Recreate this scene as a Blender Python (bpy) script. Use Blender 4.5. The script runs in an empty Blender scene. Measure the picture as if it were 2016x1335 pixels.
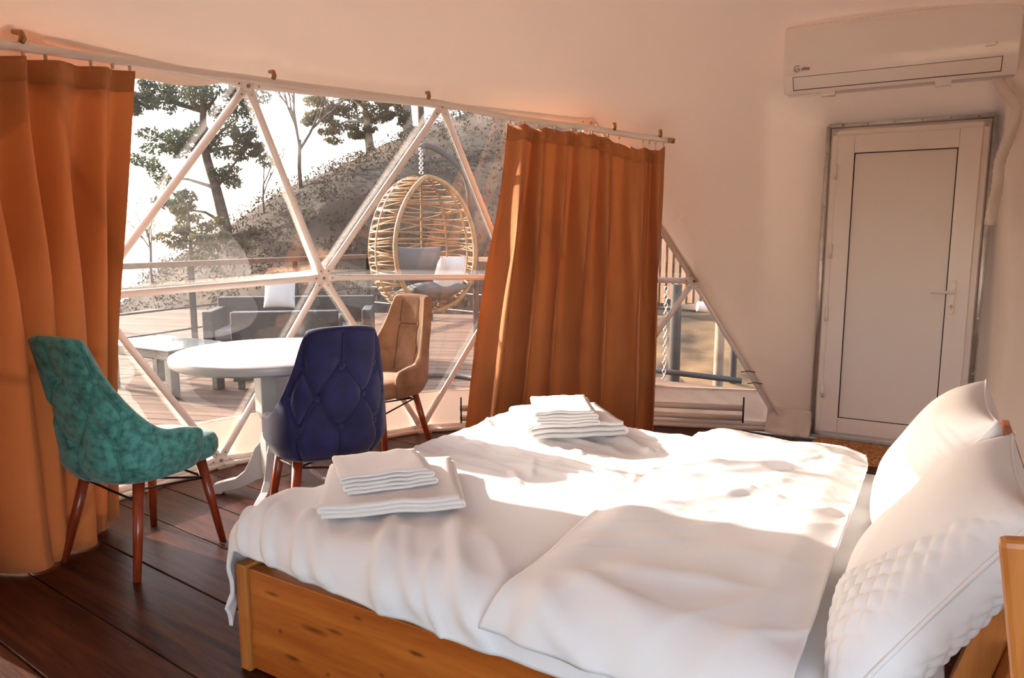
import bpy, bmesh, math, random
import numpy as np
from mathutils import Vector, noise
random.seed(7); np.random.seed(7)
SC = bpy.context.scene
COL = SC.collection
R_ = math.radians

# ------------------------------------------------------------------ camera, sky, sun, exposure
EYE = 1.32; FPX = 1420.0; HORIZON = 470.0
PITCH = math.atan((667.5 - HORIZON) / FPX)
cam_data = bpy.data.cameras.new('camera'); cam = bpy.data.objects.new('camera', cam_data); COL.objects.link(cam)
cam_data.sensor_width = 36.0; cam_data.lens = FPX / 2016 * 36.0; cam_data.clip_start = .02; cam_data.clip_end = 9000
cam.location = (0, 0, EYE); cam.rotation_euler = (math.pi / 2 - PITCH, 0, 0)
SC.camera = cam

SUN_AZ = 152.3; SUN_EL = 24.5           # degrees, azimuth counter-clockwise from +x
wd = bpy.data.worlds.new('sky'); SC.world = wd; wd.use_nodes = True
nt = wd.node_tree; nt.nodes.clear()
wo = nt.nodes.new('ShaderNodeOutputWorld'); bg = nt.nodes.new('ShaderNodeBackground'); sk = nt.nodes.new('ShaderNodeTexSky')
sk.sky_type = 'NISHITA'; sk.sun_disc = False; sk.sun_elevation = R_(SUN_EL); sk.sun_rotation = R_(90 - SUN_AZ)
sk.air_density = 1.0; sk.dust_density = 2.5; sk.ozone_density = 1.0; sk.altitude = 100
hs = nt.nodes.new('ShaderNodeHueSaturation'); hs.inputs['Saturation'].default_value = .75
wm = nt.nodes.new('ShaderNodeMixRGB'); wm.blend_type = 'MULTIPLY'; wm.inputs[0].default_value = 1.0; wm.inputs[2].default_value = (1.0, .94, .90, 1)
nt.links.new(sk.outputs[0], hs.inputs['Color']); nt.links.new(hs.outputs[0], wm.inputs[1]); nt.links.new(wm.outputs[0], bg.inputs[0])
bg.inputs[1].default_value = .45
nt.links.new(bg.outputs[0], wo.inputs[0])
sl = bpy.data.lights.new('sun', 'SUN'); so = bpy.data.objects.new('sun', sl); COL.objects.link(so)
sl.energy = 6.5; sl.angle = R_(.6); sl.color = (1.0, .88, .76)
sd = Vector((math.cos(R_(SUN_AZ)) * math.cos(R_(SUN_EL)), math.sin(R_(SUN_AZ)) * math.cos(R_(SUN_EL)), math.sin(R_(SUN_EL))))
so.rotation_euler = sd.to_track_quat('Z', 'Y').to_euler(); so.location = sd * 30
vs = SC.view_settings; vs.view_transform = 'Standard'; vs.look = 'None'; vs.gamma = 1.0; vs.use_curve_mapping = False; vs.exposure = 2.15
SC.cycles.max_bounces = 9; SC.cycles.diffuse_bounces = 6; SC.cycles.transparent_max_bounces = 14; SC.cycles.adaptive_threshold = .05; SC.cycles.adaptive_min_samples = 16; SC.cycles.sample_clamp_indirect = 6.0
SC.cycles.caustics_reflective = False; SC.cycles.caustics_refractive = False

# ------------------------------------------------------------------ helpers
def V(*a): return np.array(a, float)
def at(x, y, Y):                                     # a point of the place seen at pixel x, y, at distance Y
    u = (x - 1008) / FPX; v = (667.5 - y) / FPX
    d = V(u, math.cos(PITCH) + v * math.sin(PITCH), -math.sin(PITCH) + v * math.cos(PITCH))
    return V(0, 0, EYE) + d * (Y / d[1])
def sstep(a, b, x):
    t = min(1.0, max(0.0, (x - a) / (b - a))); return t * t * (3 - 2 * t)
def lerp(a, b, t): return a + (b - a) * t
def nz(x, y, z=0.0): return noise.noise(Vector((x, y, z)))

class MB:
    def __init__(s): s.v = []; s.f = []
    def add(s, vs_, fs):
        b = len(s.v); s.v += [tuple(map(float, p)) for p in vs_]; s.f += [tuple(i + b for i in f) for f in fs]; return s
    def box(s, lo, hi):
        x0, y0, z0 = lo; x1, y1, z1 = hi
        return s.add([(x0,y0,z0),(x1,y0,z0),(x1,y1,z0),(x0,y1,z0),(x0,y0,z1),(x1,y0,z1),(x1,y1,z1),(x0,y1,z1)],
                     [(3,2,1,0),(4,5,6,7),(0,1,5,4),(1,2,6,5),(2,3,7,6),(3,0,4,7)])
    def obox(s, c, ax, ay, az):                      # oriented box: centre and three half-axis vectors
        c, ax, ay, az = map(lambda q: np.array(q, float), (c, ax, ay, az))
        P = [c - ax - ay - az, c + ax - ay - az, c + ax + ay - az, c - ax + ay - az, c - ax - ay + az, c + ax - ay + az, c + ax + ay + az, c - ax + ay + az]
        return s.add(P, [(3,2,1,0),(4,5,6,7),(0,1,5,4),(1,2,6,5),(2,3,7,6),(3,0,4,7)])
    def grid(s, P, nu, nv, cu=False, cv=False):      # P(i,j)
        vs_ = [P(i, j) for i in range(nu) for j in range(nv)]; fs = []
        for i in range(nu if cu else nu - 1):
            for j in range(nv if cv else nv - 1):
                a = i * nv + j; b = ((i + 1) % nu) * nv + j; c = ((i + 1) % nu) * nv + (j + 1) % nv; d = i * nv + (j + 1) % nv
                fs.append((a, b, c, d))
        return s.add(vs_, fs)
    def tube(s, pts, rad, seg=8, cap=True, flat=1.0, up=None):
        pts = [np.array(p, float) for p in pts]; n = len(pts)
        rad = [rad] * n if not hasattr(rad, '__len__') else rad
        vs_ = []; t0 = pts[1] - pts[0]; t0 /= np.linalg.norm(t0) + 1e-12
        ref = np.array(up, float) if up is not None else (V(0,0,1) if abs(t0[2]) < .9 else V(1,0,0))
        for i in range(n):
            t = pts[min(i + 1, n - 1)] - pts[max(i - 1, 0)]; t = t / (np.linalg.norm(t) + 1e-12)
            x = np.cross(ref, t); x /= np.linalg.norm(x) + 1e-12; y = np.cross(t, x)
            if up is None: ref = y
            for k in range(seg):
                a = 2 * math.pi * k / seg
                vs_.append(pts[i] + rad[i] * (math.cos(a) * x + math.sin(a) * y * flat))
        fs = []
        for i in range(n - 1):
            for k in range(seg):
                fs.append((i*seg+k, i*seg+(k+1)%seg, (i+1)*seg+(k+1)%seg, (i+1)*seg+k))
        if cap: fs.append(tuple(range(seg))[::-1]); fs.append(tuple((n-1)*seg+k for k in range(seg)))
        return s.add(vs_, fs)
    def lathe(s, prof, seg=24, c=(0,0,0), ph=0.0, sq=None):
        vs_ = []
        for r, z in prof:
            for k in range(seg):
                a = 2 * math.pi * k / seg + ph; vs_.append((c[0] + r * math.cos(a), c[1] + r * math.sin(a), c[2] + z))
        n = len(prof); fs = []
        for i in range(n - 1):
            for k in range(seg): fs.append((i*seg+k, i*seg+(k+1)%seg, (i+1)*seg+(k+1)%seg, (i+1)*seg+k))
        fs.append(tuple(range(seg))[::-1]); fs.append(tuple((n-1)*seg+k for k in range(seg)))
        return s.add(vs_, fs)
    def prism(s, poly, off):                         # polygon of 3-d points extruded by vector off
        n = len(poly); off = np.array(off, float)
        vs_ = [np.array(p, float) for p in poly] + [np.array(p, float) + off for p in poly]
        fs = [tuple(range(n))[::-1], tuple(range(n, 2*n))] + [(i, (i+1)%n, n+(i+1)%n, n+i) for i in range(n)]
        return s.add(vs_, fs)
    def ball(s, c, r, nu=10, nv=6, sc=(1,1,1), axes=None):
        ax = axes if axes is not None else np.eye(3); c = np.array(c, float); vs_ = []; fs = []
        for j in range(nv + 1):
            b = math.pi * j / nv
            for i in range(nu):
                a = 2 * math.pi * i / nu
                vs_.append(c + r * (sc[0]*math.sin(b)*math.cos(a)*ax[0] + sc[1]*math.sin(b)*math.sin(a)*ax[1] + sc[2]*math.cos(b)*ax[2]))
        for j in range(nv):
            for i in range(nu): fs.append((j*nu+i, (j+1)*nu+i, (j+1)*nu+(i+1)%nu, j*nu+(i+1)%nu))
        return s.add(vs_, fs)
    def mesh(s, name, smooth=True, org=None):
        me = bpy.data.meshes.new(name); v = s.v
        if org is not None: v = [(p[0]-org[0], p[1]-org[1], p[2]-org[2]) for p in v]
        me.from_pydata(v, [], s.f); me.validate(clean_customdata=False)
        bm = bmesh.new(); bm.from_mesh(me); bmesh.ops.remove_doubles(bm, verts=bm.verts, dist=1e-6)
        bmesh.ops.recalc_face_normals(bm, faces=bm.faces); bm.to_mesh(me); bm.free()
        if smooth: me.polygons.foreach_set('use_smooth', [True] * len(me.polygons))
        me.update(); return me
    def build(s, name, mat, parent=None, smooth=True, world=False, bevel=0, solid=0, auto=None, sub=0):
        org = None
        if world and parent is not None:
            org = parent.location; p = parent.parent
            while p is not None: org = org + p.location; p = p.parent
        o = bpy.data.objects.new(name, s.mesh(name, smooth, org)); COL.objects.link(o)
        if mat: o.data.materials.append(mat)
        if parent is not None: o.parent = parent
        if solid:
            m = o.modifiers.new('solid', 'SOLIDIFY'); m.thickness = solid; m.offset = 0
        if bevel:
            m = o.modifiers.new('bevel', 'BEVEL'); m.width = bevel; m.segments = 2; m.limit_method = 'ANGLE'; m.angle_limit = R_(40)
            if smooth: o.data.polygons.foreach_set('use_smooth', [False] * len(o.data.polygons))
        if sub:
            m = o.modifiers.new('sub', 'SUBSURF'); m.levels = sub; m.render_levels = sub
        if auto:
            for e in o.data.edges: pass
            o.data.polygons.foreach_set('use_smooth', [True] * len(o.data.polygons)); o.data.set_sharp_from_angle(angle=R_(auto))
        return o

def tag(o, label=None, cat=None, group=None, kind=None):
    if label: o['label'] = label
    if cat: o['category'] = cat
    if group: o['group'] = group
    if kind: o['kind'] = kind
    return o
def empty(name, loc=(0,0,0), rz=0.0, parent=None):
    o = bpy.data.objects.new(name, None); COL.objects.link(o); o.location = loc; o.rotation_euler = (0, 0, rz)
    if parent: o.parent = parent
    return o
def solo(o, org):                                    # give a single-mesh thing its origin at its base
    M = np.array(org, float); n = len(o.data.vertices); co = np.empty(n * 3); o.data.vertices.foreach_get('co', co)
    o.data.vertices.foreach_set('co', (co.reshape(-1, 3) - M).ravel()); o.location = org; o.data.update(); return o

# ------------------------------------------------------------------ materials
def newmat(name):
    m = bpy.data.materials.new(name); m.use_nodes = True; m.node_tree.nodes.clear(); return m, m.node_tree
def N(t, typ, **kw):
    n = t.nodes.new(typ)
    for k, v in kw.items():
        if k in n.inputs: n.inputs[k].default_value = v
        else: setattr(n, k, v)
    return n
def ramp(t, stops):
    r = t.nodes.new('ShaderNodeValToRGB'); e = r.color_ramp.elements
    while len(e) > 1: e.remove(e[0])
    e[0].position = stops[0][0]; e[0].color = (*stops[0][1], 1)
    for p, c in stops[1:]:
        q = e.new(p); q.color = (*c, 1)
    return r
def coords(t, scale=(1,1,1), rot=(0,0,0), kind='Object'):
    tc = t.nodes.new('ShaderNodeTexCoord'); mp = t.nodes.new('ShaderNodeMapping')
    mp.inputs['Scale'].default_value = scale; mp.inputs['Rotation'].default_value = rot
    t.links.new(tc.outputs[kind], mp.inputs[0]); return mp.outputs[0]
def mat(name, col, rough=.5, var=.12, vscale=6, bump=0, bscale=40, metal=0, trans=0, sheen=0, spec=.5, bdet=4, stretch=(1,1,1), coat=0, col2=None, contrast=None):
    m, t = newmat(name); L = t.links
    co = coords(t, stretch)
    nn = N(t, 'ShaderNodeTexNoise', Scale=vscale, Detail=5.0); L.new(co, nn.inputs['Vector'])
    c1 = tuple(max(0, k * (1 - var)) for k in col); c2 = tuple(min(1, k * (1 + var)) for k in (col2 or col))
    lo, hi = contrast or (.3, .7)
    r = ramp(t, [(lo, c1), (hi, c2)]); L.new(nn.outputs[0], r.inputs[0])
    b = N(t, 'ShaderNodeBsdfPrincipled', Roughness=rough, Metallic=metal)
    b.inputs['Specular IOR Level'].default_value = spec
    if sheen: b.inputs['Sheen Weight'].default_value = sheen; b.inputs['Sheen Roughness'].default_value = .4
    if coat: b.inputs['Coat Weight'].default_value = coat; b.inputs['Coat Roughness'].default_value = .12
    L.new(r.outputs[0], b.inputs['Base Color'])
    if bump:
        n2 = N(t, 'ShaderNodeTexNoise', Scale=bscale, Detail=float(bdet)); L.new(co, n2.inputs['Vector'])
        bp = N(t, 'ShaderNodeBump', Strength=bump, Distance=.01); L.new(n2.outputs[0], bp.inputs['Height']); L.new(bp.outputs[0], b.inputs['Normal'])
    out = N(t, 'ShaderNodeOutputMaterial')
    if trans:
        tr = N(t, 'ShaderNodeBsdfTranslucent'); L.new(r.outputs[0], tr.inputs[0]); mx = N(t, 'ShaderNodeMixShader'); mx.inputs[0].default_value = trans
        L.new(b.outputs[0], mx.inputs[1]); L.new(tr.outputs[0], mx.inputs[2]); L.new(mx.outputs[0], out.inputs[0])
    else: L.new(b.outputs[0], out.inputs[0])
    return m
def wood(name, dark, light, rough=.45, axis=0, scale=1.0, knots=(), coat=0, bump=.15, perobj=.25, scratch=0.0, spec=.5):
    m, t = newmat(name); L = t.links
    st = [9.0, 9.0, 9.0]; st[axis] = .7
    co = coords(t, tuple(k * scale for k in st))
    oi = t.nodes.new('ShaderNodeObjectInfo')
    ad = N(t, 'ShaderNodeVectorMath', operation='ADD'); mul = N(t, 'ShaderNodeVectorMath', operation='SCALE'); cb = t.nodes.new('ShaderNodeCombineXYZ')
    for i in range(3): L.new(oi.outputs['Random'], cb.inputs[i])
    L.new(cb.outputs[0], mul.inputs[0]); mul.inputs['Scale'].default_value = 40.0
    L.new(co, ad.inputs[0]); L.new(mul.outputs[0], ad.inputs[1])
    n1 = N(t, 'ShaderNodeTexNoise', Scale=1.6, Detail=7.0, Roughness=.62, Distortion=.9); L.new(ad.outputs[0], n1.inputs['Vector'])
    n3 = N(t, 'ShaderNodeTexNoise', Scale=6.0, Detail=4.0, Roughness=.7); L.new(ad.outputs[0], n3.inputs['Vector'])
    mixf = N(t, 'ShaderNodeMath', operation='MULTIPLY_ADD'); mixf.inputs[1].default_value = .35; L.new(n3.outputs[0], mixf.inputs[0])
    m2 = N(t, 'ShaderNodeMath', operation='MULTIPLY'); m2.inputs[1].default_value = .65; L.new(n1.outputs[0], m2.inputs[0]); L.new(m2.outputs[0], mixf.inputs[2])
    r = ramp(t, [(.37, dark), (.62, light)]); L.new(mixf.outputs[0], r.inputs[0]); colout = r.outputs[0]
    if knots:
        tc = t.nodes.new('ShaderNodeTexCoord')
        nk = N(t, 'ShaderNodeTexNoise', Scale=14.0, Detail=2.0); L.new(tc.outputs['Object'], nk.inputs['Vector'])
        for (kx, ky, kz, kr, sx) in knots:
            sb = N(t, 'ShaderNodeVectorMath', operation='SUBTRACT'); sb.inputs[1].default_value = (kx, ky, kz); L.new(tc.outputs['Object'], sb.inputs[0])
            ml = N(t, 'ShaderNodeVectorMath', operation='MULTIPLY'); ml.inputs[1].default_value = (sx, 1, 1); L.new(sb.outputs[0], ml.inputs[0])
            ln = N(t, 'ShaderNodeVectorMath', operation='LENGTH'); L.new(ml.outputs[0], ln.inputs[0])
            a2 = N(t, 'ShaderNodeMath', operation='MULTIPLY_ADD'); a2.inputs[1].default_value = kr * 1.2; L.new(nk.outputs[0], a2.inputs[0]); L.new(ln.outputs['Value'], a2.inputs[2])
            mr = N(t, 'ShaderNodeMapRange'); mr.inputs[1].default_value = kr * .9; mr.inputs[2].default_value = kr * 2.0; mr.inputs[3].default_value = .85; mr.inputs[4].default_value = 0.0
            L.new(a2.outputs[0], mr.inputs[0])
            mx = N(t, 'ShaderNodeMixRGB'); mx.inputs[2].default_value = (dark[0]*.35, dark[1]*.28, dark[2]*.25, 1); L.new(mr.outputs[0], mx.inputs[0]); L.new(colout, mx.inputs[1]); colout = mx.outputs[0]
    if scratch:
        cs = coords(t, (3, 14, 3), (0, 0, .5)); vn = N(t, 'ShaderNodeTexNoise', Scale=5.0, Detail=9.0, Roughness=.8, Distortion=2.0); L.new(cs, vn.inputs['Vector'])
        rs = ramp(t, [(.66, (0,0,0)), (.72, (1,1,1))]); L.new(vn.outputs[0], rs.inputs[0])
        ms = N(t, 'ShaderNodeMath', operation='MULTIPLY'); ms.inputs[1].default_value = scratch; L.new(rs.outputs[0], ms.inputs[0])
        mx = N(t, 'ShaderNodeMixRGB'); mx.inputs[2].default_value = (.42, .30, .22, 1); L.new(ms.outputs[0], mx.inputs[0]); L.new(colout, mx.inputs[1]); colout = mx.outputs[0]
    hv = t.nodes.new('ShaderNodeHueSaturation'); vm = N(t, 'ShaderNodeMapRange'); vm.inputs[3].default_value = 1 - perobj; vm.inputs[4].default_value = 1 + perobj
    L.new(oi.outputs['Random'], vm.inputs[0]); L.new(vm.outputs[0], hv.inputs['Value']); L.new(colout, hv.inputs['Color'])
    b = N(t, 'ShaderNodeBsdfPrincipled', Roughness=rough); L.new(hv.outputs[0], b.inputs['Base Color']); b.inputs['Specular IOR Level'].default_value = spec
    if coat: b.inputs['Coat Weight'].default_value = coat; b.inputs['Coat Roughness'].default_value = .2
    bp = N(t, 'ShaderNodeBump', Strength=bump, Distance=.004); L.new(n3.outputs[0], bp.inputs['Height']); L.new(bp.outputs[0], b.inputs['Normal'])
    out = N(t, 'ShaderNodeOutputMaterial'); L.new(b.outputs[0], out.inputs[0]); return m
def fabric(name, col, trans=0.0, weave=260, var=.08, rough=.9, sheen=.0, col2=None, blot=3.0, contrast=(.35,.65), tcol=None):
    m, t = newmat(name); L = t.links; co = coords(t)
    nn = N(t, 'ShaderNodeTexNoise', Scale=blot, Detail=6.0, Roughness=.6); L.new(co, nn.inputs['Vector'])
    r = ramp(t, [(contrast[0], tuple(k*(1-var) for k in col)), (contrast[1], tuple(min(1, k*(1+var)) for k in (col2 or col)))]); L.new(nn.outputs[0], r.inputs[0])
    b = N(t, 'ShaderNodeBsdfPrincipled', Roughness=rough); b.inputs['Specular IOR Level'].default_value = .25; L.new(r.outputs[0], b.inputs['Base Color'])
    if sheen: b.inputs['Sheen Weight'].default_value = sheen
    w = N(t, 'ShaderNodeTexNoise', Scale=float(weave), Detail=2.0); L.new(co, w.inputs['Vector'])
    bp = N(t, 'ShaderNodeBump', Strength=.12, Distance=.002); L.new(w.outputs[0], bp.inputs['Height']); L.new(bp.outputs[0], b.inputs['Normal'])
    out = N(t, 'ShaderNodeOutputMaterial')
    if trans:
        tr = N(t, 'ShaderNodeBsdfTranslucent')
        if tcol: tr.inputs[0].default_value = (*tcol, 1)
        else: L.new(r.outputs[0], tr.inputs[0])
        mx = N(t, 'ShaderNodeMixShader'); mx.inputs[0].default_value = trans
        L.new(b.outputs[0], mx.inputs[1]); L.new(tr.outputs[0], mx.inputs[2]); L.new(mx.outputs[0], out.inputs[0])
    else: L.new(b.outputs[0], out.inputs[0])
    return m

M = {}
M['canvas'] = mat('liner_canvas', (.90,.745,.63), .55, .02, 1.5, bump=.10, bscale=3.2, trans=.012, bdet=3, spec=.35)
M['skirt'] = mat('skirt_canvas', (.80,.68,.58), .4, .02, 2, bump=.25, bscale=5, trans=.05, spec=.5)
M['white_tube'] = mat('white_painted_steel', (.84,.76,.70), .32, .03, 8, spec=.5)
M['bolt'] = mat('zinc_bolt', (.35,.32,.28), .35, .1, 20, metal=1)
M['galv'] = mat('galvanised_pipe', (.62,.60,.57), .38, .15, 14, metal=.85, bump=.05)
M['pvc_door'] = mat('white_upvc', (.88,.79,.73), .28, .015, 3, spec=.5)
M['door_panel'] = mat('matt_white_panel', (.85,.77,.71), .42, .015, 2)
M['gasket'] = mat('black_gasket', (.02,.02,.02), .6)
M['floor'] = wood('dark_stained_floor', (.020,.0036,.0012), (.115,.0330,.0130), .42, 0, .8, bump=.35, perobj=.18, scratch=.35, coat=.0, spec=.12)
M['under'] = mat('dark_subfloor', (.008,.005,.004), .9)
M['pine'] = wood('varnished_pine', (.30,.060,.006), (.52,.165,.026), .38, 0, .55, bump=.1, perobj=.06, coat=.25,
                 knots=((.13,-.01,.17,.008,.8), (.52,-.01,.16,.008,.8), (.32,-.01,.095,.007,.8), (.27,-.01,.215,.010,.22), (.35,-.01,.235,.006,.2), (.80,-.01,.2,.008,.8), (.44,-.01,.30,.006,.4), (.10,-.01,.28,.006,.2), (.64,-.01,.26,.006,.25), (.18,-.01,.10,.007,.25)))
M['pine_v'] = wood('varnished_pine_stile', (.34,.095,.014), (.60,.235,.055), .36, 2, .55, bump=.1, perobj=.05, coat=.25)
M['curtain'] = fabric('rust_brown_curtain', (.50,.190,.068), .045, 320, .08, .85, .08, blot=2.0, tcol=(.50,.125,.028))
M['linen'] = fabric('white_bed_linen', (.85,.84,.835), .06, 500, .015, .8)
M['sheet'] = fabric('white_fitted_sheet', (.85,.84,.835), 0, 500, .015, .8)
M['pillow'] = fabric('white_pillow_cotton', (.86,.85,.845), .05, 600, .01, .75)
M['towel'] = fabric('white_terry_towel', (.84,.81,.79), .04, 900, .03, .95)
M['teal'] = fabric('teal_distressed_velvet', (.030,.150,.142), 0, 350, .30, .62, .3, col2=(.070,.285,.262), blot=32, contrast=(.30,.60))
M['blue'] = fabric('navy_blue_velvet', (.008,.009,.058), 0, 350, .15, .7, .25, col2=(.014,.015,.085), blot=9)
M['tan'] = fabric('tan_suede', (.30,.155,.085), 0, 350, .12, .8, .2, col2=(.40,.22,.125), blot=7)
M['teal_seam'] = mat('teal_thread', (.06,.26,.24), .7); M['blue_seam'] = mat('navy_thread', (.006,.006,.05), .7); M['tan_seam'] = mat('brown_thread', (.13,.055,.028), .7)
M['redleg'] = wood('reddish_beech_leg', (.20,.025,.008), (.36,.060,.018), .28, 2, .8, bump=.05, perobj=.1, coat=.4)
M['black_rod'] = mat('black_metal_rod', (.018,.014,.012), .4, metal=.4)
M['white_lacquer'] = mat('white_lacquered_wood', (.56,.545,.54), .34, .01, 3, coat=.1)
M['ac'] = mat('gloss_white_plastic', (.92,.84,.79), .18, .01, 2, coat=.4)
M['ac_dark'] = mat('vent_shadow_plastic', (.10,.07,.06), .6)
M['logo'] = mat('grey_print', (.22,.16,.14), .4)
M['hose'] = mat('wrapped_insulation', (.76,.66,.585), .55, .06, 8, bump=.3, bscale=12)
M['brass'] = mat('brass_bracket', (.42,.22,.09), .4, .2, 20, metal=.8)
M['rail_white'] = mat('white_rail', (.82,.73,.66), .35, .02, 5)
M['hook'] = mat('clear_plastic_hook', (.72,.50,.36), .3, .05, 20)
M['chrome'] = mat('polished_steel', (.75,.72,.68), .15, .05, 20, metal=1)
M['coir'] = mat('coir_fibre', (.33,.12,.035), .95, .5, 60, bump=1.0, bscale=90, col2=(.50,.22,.075))
M['deck'] = wood('weathered_deck_board', (.095,.050,.030), (.215,.125,.080), .8, 0, .5, bump=.3, perobj=.2)
M['rail_wood'] = wood('handrail_timber', (.20,.10,.055), (.36,.20,.12), .7, 0, .5)
M['slat_wood'] = wood('fence_slat_timber', (.11,.055,.028), (.27,.15,.078), .75, 2, .6, perobj=.3)
M['grey_steel'] = mat('grey_painted_steel', (.055,.050,.046), .5, .1, 5)
M['rattan'] = mat('dark_woven_rattan', (.020,.017,.015), .42, .5, 60, bump=1.0, bscale=110, spec=.8)
M['glass_top'] = mat('glass_table_top', (.26,.28,.28), .06, .05, 2, spec=1.0)
M['cush_grey'] = fabric('grey_outdoor_cushion', (.20,.19,.185), 0, 300, .05)
M['cush_white'] = fabric('pale_outdoor_cushion', (.78,.74,.70), 0, 300, .05)
M['wicker'] = mat('honey_wicker', (.38,.215,.095), .5, .2, 25)
M['bark'] = mat('tree_bark', (.13,.09,.065), .9, .4, 6, bump=.6, bscale=14)
M['bark_pale'] = mat('pale_bark', (.36,.27,.20), .9, .3, 5, bump=.5, bscale=12)
M['leaf'] = mat('eucalyptus_leaves', (.060,.085,.055), .6, .5, 1.2, trans=.35, col2=(.11,.13,.075))
M['leaf2'] = mat('olive_leaves', (.085,.085,.040), .6, .5, 1.2, trans=.35, col2=(.17,.14,.06))
M['scrub'] = mat('dry_scrub', (.022,.018,.012), .9, .6, .8, trans=.1, col2=(.085,.058,.032))
M['hill'] = mat('dry_hillside', (.026,.020,.014), .95, .4, .35, bump=1.0, bscale=2.5, col2=(.070,.042,.024), contrast=(.35,.80))
M['sea'] = mat('calm_sea', (.30,.42,.46), .12, .08, .02, spec=1.0, bump=.2, bscale=.3)
M['ground'] = mat('dry_grass_ground', (.075,.048,.024), .95, .5, 1.8, bump=1.0, bscale=6, col2=(.22,.135,.062))

def clear_pvc(name, tint, haze):
    m, t = newmat(name); L = t.links
    co = coords(t, (1,1,1))
    tr = N(t, 'ShaderNodeBsdfTransparent'); tr.inputs[0].default_value = (*tint, 1)
    tl = N(t, 'ShaderNodeBsdfTranslucent'); tl.inputs[0].default_value = (.80,.72,.66,1)
    n1 = N(t, 'ShaderNodeTexNoise', Scale=1.3, Detail=5.0, Roughness=.6, Distortion=.8); L.new(co, n1.inputs['Vector'])
    n2 = N(t, 'ShaderNodeTexNoise', Scale=9.0, Detail=6.0, Roughness=.75, Distortion=3.0); L.new(coords(t, (1,1,.35)), n2.inputs['Vector'])
    r1 = ramp(t, [(.35, (.014*haze,)*3), (.75, (.042*haze,)*3)]); L.new(n1.outputs[0], r1.inputs[0])
    r2 = ramp(t, [(.68, (0,)*3), (.78, (.06*haze,)*3)]); L.new(n2.outputs[0], r2.inputs[0])
    sm = N(t, 'ShaderNodeMath', operation='ADD'); L.new(r1.outputs[0], sm.inputs[0]); L.new(r2.outputs[0], sm.inputs[1])
    mx = N(t, 'ShaderNodeMixShader'); L.new(sm.outputs[0], mx.inputs[0]); L.new(tr.outputs[0], mx.inputs[1]); L.new(tl.outputs[0], mx.inputs[2])
    gl = N(t, 'ShaderNodeBsdfGlossy', Roughness=.03); gl.inputs[0].default_value = (1,1,1,1)
    n3 = N(t, 'ShaderNodeTexNoise', Scale=2.2, Detail=3.0); L.new(co, n3.inputs['Vector'])
    bp = N(t, 'ShaderNodeBump', Strength=.06, Distance=.02); L.new(n3.outputs[0], bp.inputs['Height']); L.new(bp.outputs[0], gl.inputs['Normal'])
    fr = N(t, 'ShaderNodeFresnel', IOR=1.55); ms = N(t, 'ShaderNodeMath', operation='MULTIPLY'); ms.inputs[1].default_value = 1.25; L.new(fr.outputs[0], ms.inputs[0])
    m2 = N(t, 'ShaderNodeMixShader'); L.new(ms.outputs[0], m2.inputs[0]); L.new(mx.outputs[0], m2.inputs[1]); L.new(gl.outputs[0], m2.inputs[2])
    out = N(t, 'ShaderNodeOutputMaterial'); L.new(m2.outputs[0], out.inputs[0]); return m
M['pvc'] = clear_pvc('clear_window_pvc', (.36,.358,.355), .16); M['glass'] = clear_pvc('fill_window_glazing', (.96,.96,.95), .1)

# ------------------------------------------------------------------ the dome
CX, CY, RAD, CZ = .63, 1.94, 3.2, .2
def rho(z): return math.sqrt(max(1e-6, RAD * RAD - (z - CZ) ** 2))
def dome(th, z, dr=0.0):
    r = rho(z) + dr; return V(CX + r * math.cos(R_(th)), CY + r * math.sin(R_(th)), z)
NODE = {}
for a in (66, 90, 114, 138, 162, 186): NODE['B', a] = dome(a, .04)
for a in (78, 102, 126, 150, 174): NODE['M', a] = dome(a, 1.08)
for a in (90, 114, 138, 162): NODE['U', a] = dome(a, 2.07)
NODE['B', 66] = dome(67.2, .04); NODE['B', 138] = dome(137.3, .03); NODE['B', 114] = dome(113.2, .02)
NODE['M', 78] = dome(78.4, 1.035); NODE['M', 126] = dome(125.6, 1.085); NODE['M', 102] = dome(102, 1.06); NODE['M', 150] = dome(150, 1.04)
NODE['U', 90] = dome(93.2, 2.03); NODE['U', 114] = dome(113.6, 2.085)

DOOR_N = 60.4; DN = V(math.cos(R_(DOOR_N)), math.sin(R_(DOOR_N)), 0); DA = V(DN[1], -DN[0], 0)
DOOR0 = V(2.044, 4.766, 0)                       # lower hinge-side corner of the door
DOOR_D = float(DN[:2] @ (DOOR0[:2] - V(CX, CY)))
S0 = float(DA[:2] @ (DOOR0[:2] - V(CX, CY)))
def dp(s, z, d=0.0): return DOOR0 + DA * s + V(0, 0, z) + DN * d   # door coordinates: along, up, outwards

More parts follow.
